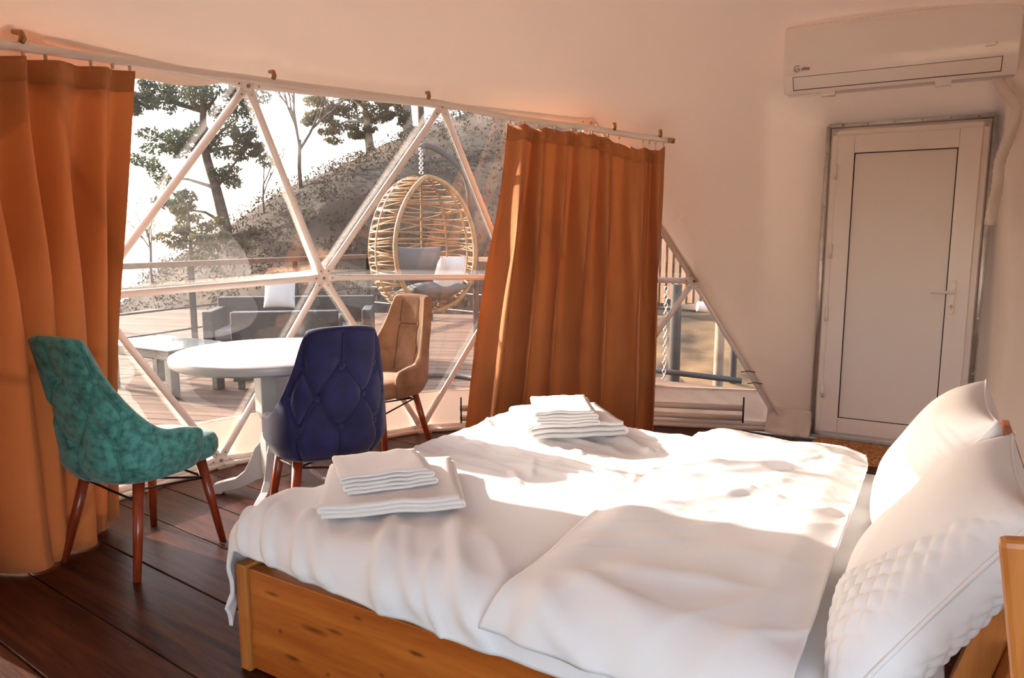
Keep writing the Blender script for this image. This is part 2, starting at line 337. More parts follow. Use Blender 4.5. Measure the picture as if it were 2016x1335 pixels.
# floor: sub-floor disc with planks let into it
PA = 125.5; PD = V(math.sin(R_(PA)), math.cos(R_(PA)), 0); PN = V(-PD[1], PD[0], 0)
fl = MB(); fl.lathe([(.01,-.14),(3.24,-.14),(3.24,-.032),(.01,-.032)], 64, (CX,CY,0))
floor = fl.build('floor', M['under'], smooth=False); solo(floor, (CX,CY,0)); tag(floor, kind='structure')
seams = [.827, 1.094, 1.409, 1.688, 1.949]
while seams[-1] < 5.6: seams.append(seams[-1] + random.choice((.262,.28,.27,.3)))
while seams[0] > -1.8: seams.insert(0, seams[0] - random.choice((.262,.28,.27,.3)))
cn = float(PN[:2] @ V(CX, CY)); cd = float(PD[:2] @ V(CX, CY)); RF = 3.19
rzp = math.atan2(PD[1], PD[0])
for i in range(len(seams) - 1):
    a, b = seams[i] + .003, seams[i+1] - .003
    if a - cn < -RF or b - cn > RF: continue
    ha = math.sqrt(RF**2 - (a-cn)**2); hb = math.sqrt(RF**2 - (b-cn)**2)
    cut = [(-1.0, 1.0)]
    if i % 3 == 1: cut = [(-1.0, -.12), (-.118, 1.0)]
    if i % 3 == 2: cut = [(-1.0, .45), (.452, 1.0)]
    for (u0, u1) in cut:
        poly = [V(u0*ha, a-cn, -.03), V(u1*ha, a-cn, -.03), V(u1*hb, b-cn, -.03), V(u0*hb, b-cn, -.03)]
        mb = MB().prism(poly, (0,0,.03 + random.uniform(-.0012,.0012)))
        o = mb.build('plank', M['floor'], floor, smooth=False, bevel=.0025); o.rotation_euler = (0,0,rzp)

# liner canvas: from the lower edge of each meridian to the apex
RW0, RW1 = 237, 285; RWT = 1.9                                # unseen glazed opening behind the viewer, added to give fill light
def edge_z(th):
    if th < 66 or th > 186: return None
    return True
def lower(th):                                    # the lower edge of the liner as a point
    def seg(n0, n1, off=0.0):
        p, q = NODE[n0], NODE[n1]; c0 = V(CX, CY)
        d = V(math.cos(R_(th)), math.sin(R_(th))); e = (q - p)[:2]; w = (p[:2] - c0)
        t = (d[1]*w[0] - d[0]*w[1]) / (d[0]*e[1] - d[1]*e[0]); t = min(1, max(0, t)); return p + (q - p) * t + V(0,0,off)
    if 67.2 <= th < 78.4: return seg(('B',66), ('M',78))
    if 78.4 <= th < 93.2: return seg(('M',78), ('U',90))
    if 93.2 <= th < 113.6: return seg(('U',90), ('U',114))
    if 113.6 <= th < 138: return seg(('U',114), ('U',138))
    if 138 <= th < 162: return seg(('U',138), ('U',162), -.075 * sstep(138, 147, th) - .10 * sstep(151, 158, th))
    if 162 <= th < 174: return seg(('U',162), ('M',174), -.175)
    if 174 <= th <= 186: return seg(('M',174), ('B',186))
    if RW0 <= th <= RW1: return dome(th, RWT, -.015)
    return None
def liner(th, z):
    p = dome(th, z, -.015); r = math.hypot(p[0]-CX, p[1]-CY)
    dth = R_(th - DOOR_N)
    if abs(dth) < .75 and z < 2.3:
        Dp = (DOOR_D + .05) / math.cos(dth); s = -Dp * math.sin(dth) - S0
        w = sstep(-.42, -.02, s) * (1 - sstep(.90, 1.10, s)) * (1 - sstep(2.04, 2.22, z))
        r = lerp(r, max(r, Dp), w)
    return V(CX + r * math.cos(R_(th)), CY + r * math.sin(R_(th)), z)
angs = sorted(set([67.2, 78.4, 93.2, 113.6, 138, 162, 174, 186, RW0-.01, RW1+.01] + [round(x, 3) for x in np.arange(33, 84, .6)] + [float(x) for x in range(0, 360, 3)]))
ZSPLIT = 2.42
def column(th):                                   # wall part and ceiling part of one meridian
    lo = lower(th); zl = lo[2] if lo is not None else 0.0
    zs = [lerp(zl, ZSPLIT, k / 76) for k in range(77)]
    el0 = math.asin((ZSPLIT - CZ) / RAD); zc = [CZ + RAD * math.sin(lerp(el0, math.pi/2 - .002, k / 28)) for k in range(29)]
    base = liner(th, zl); off = (lo - base) if lo is not None else V(0,0,0)
    f = lambda z: liner(th, z) + off * max(0.0, 1 - (z - zl) / .33) ** 2
    return [f(z) for z in zs], [f(z) for z in zc]
COLS = {a: column(a) for a in angs}
def liner_piece(name, sel, k):
    cols = [COLS[a % 360 if a != 360 else 0.0][k] for a in sel]; mb = MB(); mb.grid(lambda i, j: cols[i][j], len(cols), len(cols[0]))
    o = mb.build(name, M['canvas']); tag(o, kind='structure'); return o
liner_piece('ceiling', angs + [360], 1)
liner_piece('wall_front', [a for a in angs if 30 <= a <= 195], 0)
liner_piece('wall_rear', [a for a in angs if a >= 195] + [a + 360 for a in angs if a <= 30], 0)
mb = MB(); aa = list(range(RW0, RW1 + 1, 3)); mb.grid(lambda i, j: dome(aa[i], .3*j/3, -.015), len(aa), 4); tag(mb.build('wall_rear_base', M['canvas']), kind='structure')
w2 = empty('rear_fill_window', tuple(dome(261, .3))); tag(w2, kind='structure')  # unseen window put in to brighten the room from behind
for k in range(4):
    a0 = RW0 + 12*k; zz = list(np.linspace(.3, RWT, 7))
    MB().grid(lambda i, j: dome(a0 + 12*i/4, zz[j], -.01), 5, 7).build('pane', M['glass'], w2, world=True)
for k in range(5): MB().tube([dome(RW0 + 12*k, z, -.02) for z in np.linspace(.3, RWT, 9)], .018, 8).build('mullion', M['white_tube'], w2, world=True)
for z in (.3, RWT): MB().tube([dome(a, z, -.02) for a in range(RW0, RW1 + 1, 3)], .018, 8).build('frame_bar', M['white_tube'], w2, world=True)

# the big window: panes, struts, bolts, skirt
win = empty('window_1', (CX, CY, 0)); tag(win, kind='structure')
OUT = .035
def outp(p, d=OUT):
    q = V(p[0]-CX, p[1]-CY, p[2]-CZ); return p + q / np.linalg.norm(q) * d
tris_up = []; SKZ = .275
B = [66,90,114,138,162,186]; Mi = [78,102,126,150,174]; U = [90,114,138,162]
def nb(k): return NODE['B', k]
def cutz(p, q, z): t = (z - p[2]) / (q[2] - p[2]); return p + (q - p) * t
def pane(pts): MB().add([outp(p) for p in pts], [tuple(range(len(pts)))]).build('pane', M['pvc'], win, smooth=False, world=True)
def skirt(pts): MB().add([outp(p, .022) for p in pts], [tuple(range(len(pts)))]).build('skirt_panel', M['skirt'], win, smooth=False, world=True)
for i, m in enumerate(Mi):
    b0, b1, mm = nb(B[i]), nb(B[i+1]), NODE['M', m]
    p0, p1 = cutz(b0, mm, SKZ), cutz(b1, mm, SKZ)
    pane([p0, p1, mm]); skirt([b0 - V(0,0,.04), b1 - V(0,0,.04), p1, p0])
for i in range(1, 5):
    b, m0, m1 = nb(B[i]), NODE['M', Mi[i-1]], NODE['M', Mi[i]]
    p0, p1 = cutz(b, m0, SKZ), cutz(b, m1, SKZ)
    pane([p0, p1, m1, m0]); skirt([b, p1, p0])
    pane([NODE['M', Mi[i-1]], NODE['M', Mi[i]], NODE['U', U[i-1]]])
for i in range(3): pane([NODE['U', U[i]], NODE['U', U[i+1]], NODE['M', Mi[i+1]]])
def strut(p, q, r=.019):
    d = q - p; L = np.linalg.norm(d); d = d / L
    rad = V((p+q)[0]/2-CX, (p+q)[1]/2-CY, (p+q)[2]/2-CZ); rad /= np.linalg.norm(rad)
    side = np.cross(d, rad); side /= np.linalg.norm(side); rad = np.cross(side, d)
    if rad @ V((p+q)[0]/2-CX, (p+q)[1]/2-CY, (p+q)[2]/2-CZ) < 0: rad = -rad
    ts = [(.0,.020,.004),(.055,.024,.004),(.085,.021,.008),(.13,r,r),(L-.13,r,r),(L-.085,.021,.008),(L-.055,.024,.004),(L,.020,.004)]
    n = 12; vs_ = []
    for (t, w, h) in ts:
        for k in range(n):
            a = 2*math.pi*k/n; vs_.append(p + d*t + side*w*math.cos(a) + rad*(h*math.sin(a) - .004))
    fs = [(i*n+k, i*n+(k+1)%n, (i+1)*n+(k+1)%n, (i+1)*n+k) for i in range(len(ts)-1) for k in range(n)] + [tuple(range(n))[::-1], tuple((len(ts)-1)*n+k for k in range(n))]
    o = MB().add(vs_, fs).build('strut', M['white_tube'], win, world=True)
    bb = MB()
    for t in (.055, L-.055):
        c = p + d*t - rad*.009; bb.tube([c, c - rad*.006], .0045, 6)
    bb.build('bolt', M['bolt'], o, smooth=False, world=True)
pairs = []
for i, m in enumerate(Mi):
    pairs += [(('B', B[i]), ('M', m)), (('B', B[i+1]), ('M', m))]
    if i < 4: pairs.append((('M', m), ('M', Mi[i+1])))
for i, u in enumerate(U):
    pairs += [(('M', Mi[i]), ('U', u)), (('M', Mi[i+1]), ('U', u))]
for i in range(3): pairs.append((('U', U[i]), ('U', U[i+1])))
for i in range(5): pairs.append((('B', B[i]), ('B', B[i+1])))
for a, b in pairs: strut(NODE[a], NODE[b])
for k, p in NODE.items():                         # hub plates with their big centre bolt
    q = V(p[0]-CX, p[1]-CY, p[2]-CZ); q /= np.linalg.norm(q)
    h = MB().tube([p - q*.004, p - q*.014], .030, 16).build('hub_plate', M['white_tube'], win, smooth=False, world=True)
    MB().tube([p - q*.014, p - q*.019], .010, 6).build('hub_bolt', M['bolt'], h, smooth=False, world=True)
    if k[0] == 'B':
        f0 = V(p[0], p[1], 0) - V(q[0], q[1], 0)*.05
        t_ = V(-q[1], q[0], 0); t_ /= np.linalg.norm(t_)
        MB().obox(f0 + V(0,0,.004), t_*.05, V(q[0],q[1],0)*.035, V(0,0,.004)).build('floor_bracket', M['galv'], win, smooth=False, world=True)
# rolled screens and hem at the foot of the window
for i in range(0, 3):
    a, b = nb(B[i]), nb(B[i+1])
    inn = lambda p, d, z: V(p[0] + (CX-p[0])*d/3.2, p[1] + (CY-p[1])*d/3.2, z)
    a1, b1 = lerp(a, b, .20), lerp(a, b, .80)
    if i < 2:
        for (z, r) in ((.155, .022), (.085, .02)):
            MB().tube([inn(a1, .055, z), inn(b1, .055, z)], r, 12).build('rolled_screen', M['skirt'], win, world=True)
        for e in (a1, b1):
            MB().tube([inn(e, .085, .06), inn(e, .085, .24)], .006, 6).build('screen_tie', M['gasket'], win, world=True)
for i in range(5):
    a, b = nb(B[i]), nb(B[i+1])
    MB().tube([V(a[0],a[1],.012) + (V(CX,CY,0)-V(a[0],a[1],0))*.014, V(b[0],b[1],.012) + (V(CX,CY,0)-V(b[0],b[1],0))*.014], .017, 8).build('hem_roll', M['skirt'], win, world=True)
# white edge seam of the liner along the right side of the window, tied with black cord
for (n0, n1) in ((('U',90),('M',78)), (('M',78),('B',66))):
    p, q = NODE[n0], NODE[n1]; k = (V(CX,CY,CZ) - (p+q)/2); k /= np.linalg.norm(k)
    sd_ = V(.8,-.2,0)*.03
    MB().tube([p + k*.03 + sd_, lerp(p,q,.5) + k*.026 + sd_*1.2, q + k*.03 + sd_], [.012,.011,.012], 8, flat=.6).build('liner_hem', M['canvas'], win, world=True)
    if n0[0] == 'M':
        for t in (.62, .70):
            c = lerp(p, q, t) + k*.045; MB().tube([c - V(.05,0,.0), c + V(0,0,.006), c + V(.05,.0,-.002)], .0035, 5).build('cord_tie', M['gasket'], win, world=True)

# ------------------------------------------------------------------ door
door = empty('door_1', tuple(DOOR0)); tag(door, kind='structure')
def dbox(name, s0, s1, z0, z1, d0, d1, m, parent=None, bev=.004):
    c = dp((s0+s1)/2, (z0+z1)/2, (d0+d1)/2)
    return MB().obox(c, DA*(s1-s0)/2, DN*(d1-d0)/2, V(0,0,(z1-z0)/2)).build(name, m, parent or door, smooth=False, world=True, bevel=bev)
DW, DH = .875, 2.02
for (s0, s1, z0, z1) in ((.015,.05,.01,DH-.02), (DW-.05,DW-.015,.01,DH-.02), (.015,DW-.015,DH-.055,DH-.02), (.015,DW-.015,.01,.045)):
    dbox('outer_frame', s0, s1, z0, z1, -.02, .04, M['pvc_door'])
leaf = dbox('leaf_stile', .05, .15, .045, DH-.055, -.045, .03, M['pvc_door'])
dbox('leaf_stile', DW-.165, DW-.05, .045, DH-.055, -.045, .03, M['pvc_door'])
dbox('leaf_rail', .15, DW-.165, .045, .145, -.0445, .03, M['pvc_door'])
dbox('leaf_rail', .15, DW-.165, DH-.165, DH-.055, -.0445, .03, M['pvc_door'])
dbox('leaf_panel', .150, DW-.165, .145, DH-.165, -.028, -.01, M['door_panel'], bev=0)
g = MB()
for (a, b) in ((( .152,.147),(DW-.167,.147)), ((DW-.167,.147),(DW-.167,DH-.167)), ((DW-.167,DH-.167),(.152,DH-.167)), ((.152,DH-.167),(.152,.147))):
    g.tube([dp(a[0],a[1],-.030), dp(b[0],b[1],-.030)], .0035, 6)
g.build('gasket', M['gasket'], door, world=True)
for (a, b) in (((.165,.16),(DW-.18,.16)), ((DW-.18,.16),(DW-.18,DH-.18)), ((DW-.18,DH-.18),(.165,DH-.18)), ((.165,DH-.18),(.165,.16))): pass
for z in (.32, .83, 1.24, 1.74): 
    h = MB().tube([dp(.047, z-.045, -.052), dp(.047, z+.045, -.052)], .011, 10).build('hinge', M['pvc_door'], door, world=True)
pl = dbox('handle_plate', .722, .756, .865, 1.075, -.055, -.045, M['pvc_door'], bev=.004)
lv = MB(); hp = dp(.74, 1.0, -.055)
lv.tube([hp, hp - DN*.035, hp - DN*.045 - DA*.015, hp - DN*.045 - DA*.115], [.010,.010,.0095,.0085], 10)
lv.build('handle_lever', M['pvc_door'], pl, world=True)
kc = dp(.739, .915, -.056); MB().tube([kc, kc - DN*.006], .009, 12).tube([kc - V(0,0,.014), kc - V(0,0,.014) - DN*.005], .005, 8).build('lock_cylinder', M['brass'], pl, smooth=False, world=True)
sc_ = dp(.74, 1.063, -.0555); MB().tube([sc_, sc_ - DN*.002], .003, 8).build('screw', M['bolt'], pl, smooth=False, world=True)
for (a, b) in (((-.008,.0),(-.008,DH+.01)), ((-.008,DH+.01),(DW+.008,DH+.01)), ((DW+.008,DH+.01),(DW+.008,.0))):
    p = MB().tube([dp(a[0],a[1],-.008), dp(b[0],b[1],-.008)], .0165, 10).build('frame_pipe', M['galv'], door, world=True)
    bb = MB(); n = 6
    for k in range(n):
        t = (k + .5) / n; c = dp(lerp(a[0],b[0],t), lerp(a[1],b[1],t), -.024); bb.tube([c, c - DN*.004], .006, 6)
    bb.build('rivet', M['bolt'], p, smooth=False, world=True)
dbox('threshold', -.02, DW+.02, 0, .012, -.06, .06, M['galv'], bev=.002)
# loose end of the liner bunched by the door foot
mb = MB()
def bunch(i, j):
    u = i / 24; v = j / 10
    p = dp(-.30 + .29*u, .17 * (1 - v), -.015 - .07*v*v - .03*math.sin(u*math.pi)*v)
    return p + DN * (-.018 * nz(u*6, v*3, 1.3)) + V(0, 0, .012 * nz(u*5, v*4, 7.7) * (1 - v))
mb.grid(bunch, 25, 11); mb.build('liner_fold', M['skirt'], door, world=True, solid=.004)

# doormat
mat_root = empty('doormat', tuple(dp(.36, 0, -.36))); tag(mat_root, 'rough brown coir doormat lying in front of the white door', 'doormat')
mb = MB(); nx_, ny_ = 60, 40
def mt(i, j):
    u, v = i/(nx_-1), j/(ny_-1); e = min(u, 1-u, v, 1-v)
    z = .020 * sstep(0, .03, e) + .006 * nz(u*22, v*16, 2.2) * sstep(0, .05, e) + .004 * math.sin(u*70) * sstep(0,.05,e)
    return dp(.02 + .72*u, .002 + z, -.12 - .46*v)
mb.grid(mt, nx_, ny_); mb.build('coir_pile', M['coir'], mat_root, world=True)
MB().obox(dp(.38, .003, -.35), DA*.355, DN*.225, V(0,0,.002)).build('rubber_back', M['gasket'], mat_root, smooth=False, world=True)

# ------------------------------------------------------------------ air conditioner and its hose
ACD = DOOR_D - 2.2
acr = empty('air_conditioner', tuple(dp(.38, 2.1, -ACD + .12)))
tag(acr, 'white wall-mounted split air conditioner above the door', 'air conditioner')
prof = [(.02,.01),(.055,.0),(.075,.03),(.105,.075),(.112,.09),(.122,.16),(.124,.24),(.118,.31),(.105,.332),(.08,.342),(-.11,.342),(-.12,.33),(-.12,.03),(-.10,.01)]
A0, A1 = -.148, .90
def acp(s, dz): return dp(s, 2.092 + dz[1], -ACD + .124 - dz[0])
def acring(s, k): 
    cx_, cz_ = 0.0, .17; return [acp(s, (cx_ + (q[0]-cx_)*k, cz_ + (q[1]-cz_)*k)) for q in prof]
rings = [acring(A0+.006, .90), acring(A0+.0015, .965), acring(A0+.008, 1.0), acring(A1-.008, 1.0), acring(A1-.0015, .965), acring(A1-.006, .9)]
mb = MB(); n = len(prof); mb.grid(lambda i, j: rings[i][j], 6, n, cv=True)
mb.add(rings[0], [tuple(range(n))]); mb.add(rings[-1], [tuple(range(n))])
mb.build('body', M['ac'], acr, world=True, auto=28)
# slot and flap on the sloping lower front
def quad_on(s0, s1, a, b, lift0, lift1, name, m, inset=.0):
    p, q = V(*a), V(*b); nrm = V(q[1]-p[1], -(q[0]-p[0])); nrm /= np.linalg.norm(nrm)
    nrm = nrm if nrm[0] > 0 else -nrm
    P = []
    for (s, w) in ((s0,p),(s1,p),(s1,q),(s0,q)):
        P.append(acp(s, w + nrm*lift0))
    P2 = [acp(s, w + nrm*lift1) for (s, w) in ((s0+inset,p),(s1-inset,p),(s1-inset,q),(s0+inset,q))]
    return MB().add(P+P2, [(0,1,2,3),(4,5,6,7),(0,1,5,4),(1,2,6,5),(2,3,7,6),(3,0,4,7)]).build(name, m, acr, smooth=False, world=True)
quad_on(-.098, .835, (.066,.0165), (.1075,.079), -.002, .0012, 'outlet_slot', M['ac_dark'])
quad_on(-.094, .831, (.0695,.0220), (.1065,.0775), .0012, .005, 'louvre_flap', M['ac'])
for s in (.07, .60): MB().obox(acp(s, (.0,-.004)), DA*.035, DN*.03, V(0,0,.012)).build('clip_foot', M['ac'], acr, smooth=False, world=True, bevel=.003)
def text(body, size, s, dz, name, parent, m):
    cu = bpy.data.curves.new(name, 'FONT'); cu.body = body; cu.size = size; cu.extrude = .0006; cu.materials.append(m); cu.offset = .0004
    o = bpy.data.objects.new(name, cu); COL.objects.link(o); o.parent = parent
    o.location = Vector(acp(s, dz)) - parent.location
    from mathutils import Matrix
    X = Vector(DA); Z = -Vector(DN); Y = Z.cross(X)
    rot = Matrix((X, Y, Z)).transposed().to_euler(); loc = o.location.copy()
    bpy.context.view_layer.update(); me = bpy.data.meshes.new_from_object(o.evaluated_get(bpy.context.evaluated_depsgraph_get())); bpy.data.objects.remove(o)
    o = bpy.data.objects.new(name, me); COL.objects.link(o); o.parent = parent; o.location = loc; o.rotation_euler = rot; return o
text('idea', .026, -.055, (.1235,.106), 'logo_lettering', acr, M['logo'])
ring = [acp(-.075 + .016*math.cos(a), (.1215, .117 + .016*math.sin(a))) for a in np.linspace(R_(60), R_(330), 18)]
lg = MB().tube(ring, .0016, 5)
lg.tube([acp(-.081, (.122,.108)), acp(-.079,(.122,.118)), acp(-.073,(.122,.112)), acp(-.067,(.122,.119)), acp(-.061,(.122,.108))], .0018, 5)
lg.build('logo_mark', M['logo'], acr, world=True)
MB().tube([acp(.76,(.1235,.128)), acp(.80,(.1235,.128)), acp(.808,(.1235,.136)), acp(.80,(.1235,.144))], .0011, 5).build('corner_emblem', M['logo'], acr, world=True)

hose_pts = [(2.40,3.72,2.12),(2.43,3.70,2.05),(2.50,3.70,1.96),(2.52,3.76,1.84),(2.53,3.83,1.72),(2.56,3.88,1.60),(2.585,3.935,1.50),(2.60,3.975,1.40)]
hp_ = [V(*p) for p in hose_pts]
def smooth_path(P, n):
    out = []; m = len(P)
    for i in range(m - 1):
        p0, p1, p2, p3 = P[max(i-1,0)], P[i], P[i+1], P[min(i+2,m-1)]
        for k in range(n):
            t = k / n; out.append(.5*((2*p1) + (-p0+p2)*t + (2*p0-5*p1+4*p2-p3)*t*t + (-p0+3*p1-3*p2+p3)*t**3))
    out.append(P[-1]); return out
hs_ = smooth_path(hp_, 10)
ho = MB().tube(hs_, [.026 + .002*math.sin(i*1.9) for i in range(len(hs_))], 14).build('drain_hose', M['hose'])
solo(ho, tuple(hp_[-1])); tag(ho, 'white wrapped hose running down from the air conditioner beside the door', 'hose')

# ------------------------------------------------------------------ curtain rail
rr = [(167.5,1.955),(163.5,1.985),(158,2.01),(152.5,2.032),(140,2.066),(127,2.078),(115,2.070),(105,2.012),(95,1.972),(88,1.925),(83.2,1.895)]
def railp(th, z, r=2.45): return V(CX + r*math.cos(R_(th)), CY + r*math.sin(R_(th)), z)
def rail_at(th):
    for (a, za), (b, zb) in zip(rr[:-1], rr[1:]):
        if b <= th <= a: return railp(th, lerp(zb, za, (th-b)/(a-b)))
    return railp(th, rr[0][1] if th > rr[0][0] else rr[-1][1])
rail = empty('curtain_rail', tuple(rail_at(126) )); tag(rail, 'long curved white curtain rail under the canvas above the window', 'curtain rail')
ths = np.linspace(178, 83.2, 80)
MB().tube([rail_at(t) for t in ths], .0115, 8, flat=1.5, up=(0,0,1)).build('track', M['rail_white'], rail, world=True)
for t in (163.4, 136.7, 116.5, 90.6, 84.3):
    p = rail_at(t); o_ = V(math.cos(R_(t)), math.sin(R_(t)), 0); tt = V(-o_[1], o_[0], 0)
    b = MB().tube([p + V(0,0,.012), p + V(0,0,.028) - o_*.012, p + V(0,0,.046) - o_*.006, p + V(0,0,.052) + o_*.03], [.010,.012,.011,.009], 8)
    b.build('bracket', M['brass'], rail, world=True)
e = rail_at(83.2); MB().tube([e, e + (rail_at(83.2) - rail_at(85))*.5], .015, 10).build('end_cap', M['brass'], rail, world=True)

# ------------------------------------------------------------------ curtains
def curtain(label, th_a, th_b, bottom, folds, hooks, seed, zdrop=.045, nu=340, nv=60, amp0=.022, amp1=.055, hem=.008, pinch=6, sag=None, sway=None):
    mid = (th_a + th_b) / 2; p = rail_at(mid); root = empty('curtain', (p[0], p[1], 0)); tag(root, label, 'curtain', 'rust brown curtains on the window rail')
    rnd = random.Random(seed)
    ph = [rnd.uniform(-.55, .55) for _ in range(folds + 2)]; am = [rnd.uniform(.55, 1.25) for _ in range(folds + 2)]
    def fold(u):
        x = u * folds; k = int(x); fr = x - k
        w = x + lerp(ph[k], ph[k+1], fr*fr*(3-2*fr)) * .5
        return math.sin(2*math.pi*w) * lerp(am[k], am[k+1], fr), math.cos(2*math.pi*w) * lerp(am[k], am[k+1], fr)
    def P(u, v):
        th = lerp(th_a, th_b, u); top = rail_at(th); top = top - V(0, 0, zdrop)
        if sag: top = top - V(0, 0, sag(u))
        bot = bottom(u)
        g = v ** 1.15
        q = V(lerp(top[0], bot[0], g), lerp(top[1], bot[1], g), lerp(top[2], bot[2], v))
        if sway: q = q + sway(u, v)
        o_ = V(math.cos(R_(th)), math.sin(R_(th)), 0); t_ = V(-o_[1], o_[0], 0)
        a = lerp(amp0, amp1, sstep(0, .45, v)*(1 - .25*sstep(.7, 1, v))); s, c_ = fold(u)
        s2 = math.sin(2*math.pi*(u*folds*1.7 + 1.3)) * .25
        wob = .012 * nz(u*9 + seed, v*2.2, seed*.37) * sstep(.05, .5, v)
        return q + o_ * (a * (s + s2*(1-v)) + wob) + t_ * (a * .45 * c_ * sstep(.1, .6, v))
    vh = .042
    hb = MB(); hb.grid(lambda i, j: P(i/(nu-1), vh*j/3), nu, 4); hb.build('heading_band', M['curtain'], root, world=True, solid=.004)
    db = MB(); db.grid(lambda i, j: P(i/(nu-1), vh + (1-vh)*(j/(nv-1))), nu, nv); db.build('drape', M['curtain'], root, world=True)
    for u in hooks:
        t = rail_at(lerp(th_a, th_b, u)); b = P(u, .004)
        h = MB(); h.tube([t - V(0,0,.006), t - V(0,0,.034)], [.0075,.006], 8)
        h.tube([t - V(0,0,.032), lerp(t, b, .6) - V(0,0,.01), b - V(0,0,.02)], .0018, 5)
        h.build('rail_hook', M['hook'], root, world=True)
    return root
LB = [(0,(-1.83,3.19)),(.16,(-1.93,3.14)),(.30,(-1.90,3.00)),(.42,(-1.93,2.87)),(.55,(-1.90,2.78)),(.72,(-2.02,2.72)),(1,(-2.22,2.42))]
def interp(tab, u):
    for (a, p), (b, q) in zip(tab[:-1], tab[1:]):
        if u <= b: return [lerp(p[k], q[k], (u-a)/(b-a)) for k in range(len(p))]
    return list(tab[-1][1])
def lbot(u):
    p = interp(LB, u); return V(p[0], p[1], .006 + .05 * sstep(.05, .0, u) + .03*max(0, nz(u*8, 3.1)))
curtain('rust brown curtain drawn across the far left, behind the teal chair', 152.6, 178, lbot, 6, (.015,.085,.17,.34,.42,.55,.7,.85), 3, zdrop=.035, amp0=.032, amp1=.105,
        sway=lambda u, v: V(-.03, -.02, 0) * math.sin(math.pi*v) * (1-u))
RB = [(0,(-.27,4.40)),(.12,(-.12,4.28)),(.3,(.12,4.33)),(.6,(.48,4.36)),(.85,(.76,4.37)),(1,(.90,4.40))]
def rbot(u): p = interp(RB, u); return V(p[0], p[1], .008)
curtain('rust brown curtain gathered beside the right end of the window', 105.4, 83.6, rbot, 7, (.01,.10,.19,.30,.41,.54,.64,.71,.86,.90,.94,.99), 5, zdrop=.03, nu=420, amp0=.034, amp1=.10,
        sag=lambda u: .035 * sstep(.55, .8, u) * (1 - sstep(.95, 1, u)) + .012*max(0, math.sin(u*40)))

# ------------------------------------------------------------------ chairs
def shell_plan(phi):
    s, c = math.sin(phi), math.cos(phi); e = .72
    return .232 * math.copysign(abs(s)**e, s), -.235 * math.copysign(abs(c)**e, c)
PMAX = R_(114); ZB, ZT = .375, .95
def ztop(phi):
    d = abs(math.degrees(phi))
    if d < 36: return ZT - .012*(d/36)**2
    if d < 90: t = (d-36)/54; return lerp(ZT-.012, .548, (1-(1-t)**1.75)*sstep(-.12, .22, t))
    return lerp(.548, .520, (d-90)/24)
def shell_pt(phi, z, off):                          # off > 0 outwards
    x, y = shell_plan(phi); l = math.hypot(x, y)
    h = (z - .47) / .48
    back = sstep(-.35, .7, math.cos(phi))
    k = 1.0 - .17*max(0, h)*back - .13*sstep(.46, .375, z)
    ox, oy = x/l, y/l
    px = x*k + ox*off; py = y*k + oy*off - .135*max(0, h)**1.1*back + .01
    return V(px, py, z)
ROWS = [(.80, (-.15,-.0,.15)), (.665, (-.22,-.075,.075,.22)), (.53, (-.15,0,.15))]
def phi_of(x): return x / .235
BUT = [(phi_of(x), z) for z, xs in ROWS for x in xs]
LINES = []
for x in ROWS[0][1]: LINES.append(((phi_of(x), ztop(phi_of(x))-.006), (phi_of(x), .80)))
for x in ROWS[2][1]: LINES.append(((phi_of(x), .53), (phi_of(x), .385)))
for (z0, r0), (z1, r1) in ((ROWS[0], ROWS[1]), (ROWS[2], ROWS[1])):
    for x in r0:
        for x2 in r1:
            if abs(x - x2) < .09: LINES.append(((phi_of(x), z0), (phi_of(x2), z1)))
def segd(p, a, b):
    ax, az = (a[0]*.235, a[1]); bx, bz = (b[0]*.235, b[1]); px, pz = (p[0]*.235, p[1])
    L2 = (bx-ax)**2 + (bz-az)**2; t = max(0, min(1, ((px-ax)*(bx-ax)+(pz-az)*(bz-az))/L2)); return math.hypot(px-ax-t*(bx-ax), pz-az-t*(bz-az))
def tuft(phi, z):
    d = 0
    for (bp, bz) in BUT: d -= .017*math.exp(-(((phi-bp)*.235)**2 + (z-bz)**2)/(2*.017**2))
    m = min(segd((phi, z), a, b) for a, b in LINES); d -= .011*math.exp(-(m/.012)**2)
    return d + .007
IBUT = [(phi_of(x), z) for z in (.78,.62) for x in (-.065,.065)]
ILINES = [((phi_of(x), ZT-.02), (phi_of(x), .49)) for x in (-.065,.065)] + [((phi_of(-.065), .78), (phi_of(.065), .78))]
def ituft(phi, z):
    d = 0
    for (bp, bz) in IBUT: d -= .014*math.exp(-(((phi-bp)*.235)**2 + (z-bz)**2)/(2*.018**2))
    m = min(segd((phi, z), a, b) for a, b in ILINES); return d - .006*math.exp(-(m/.010)**2)
TH = .024
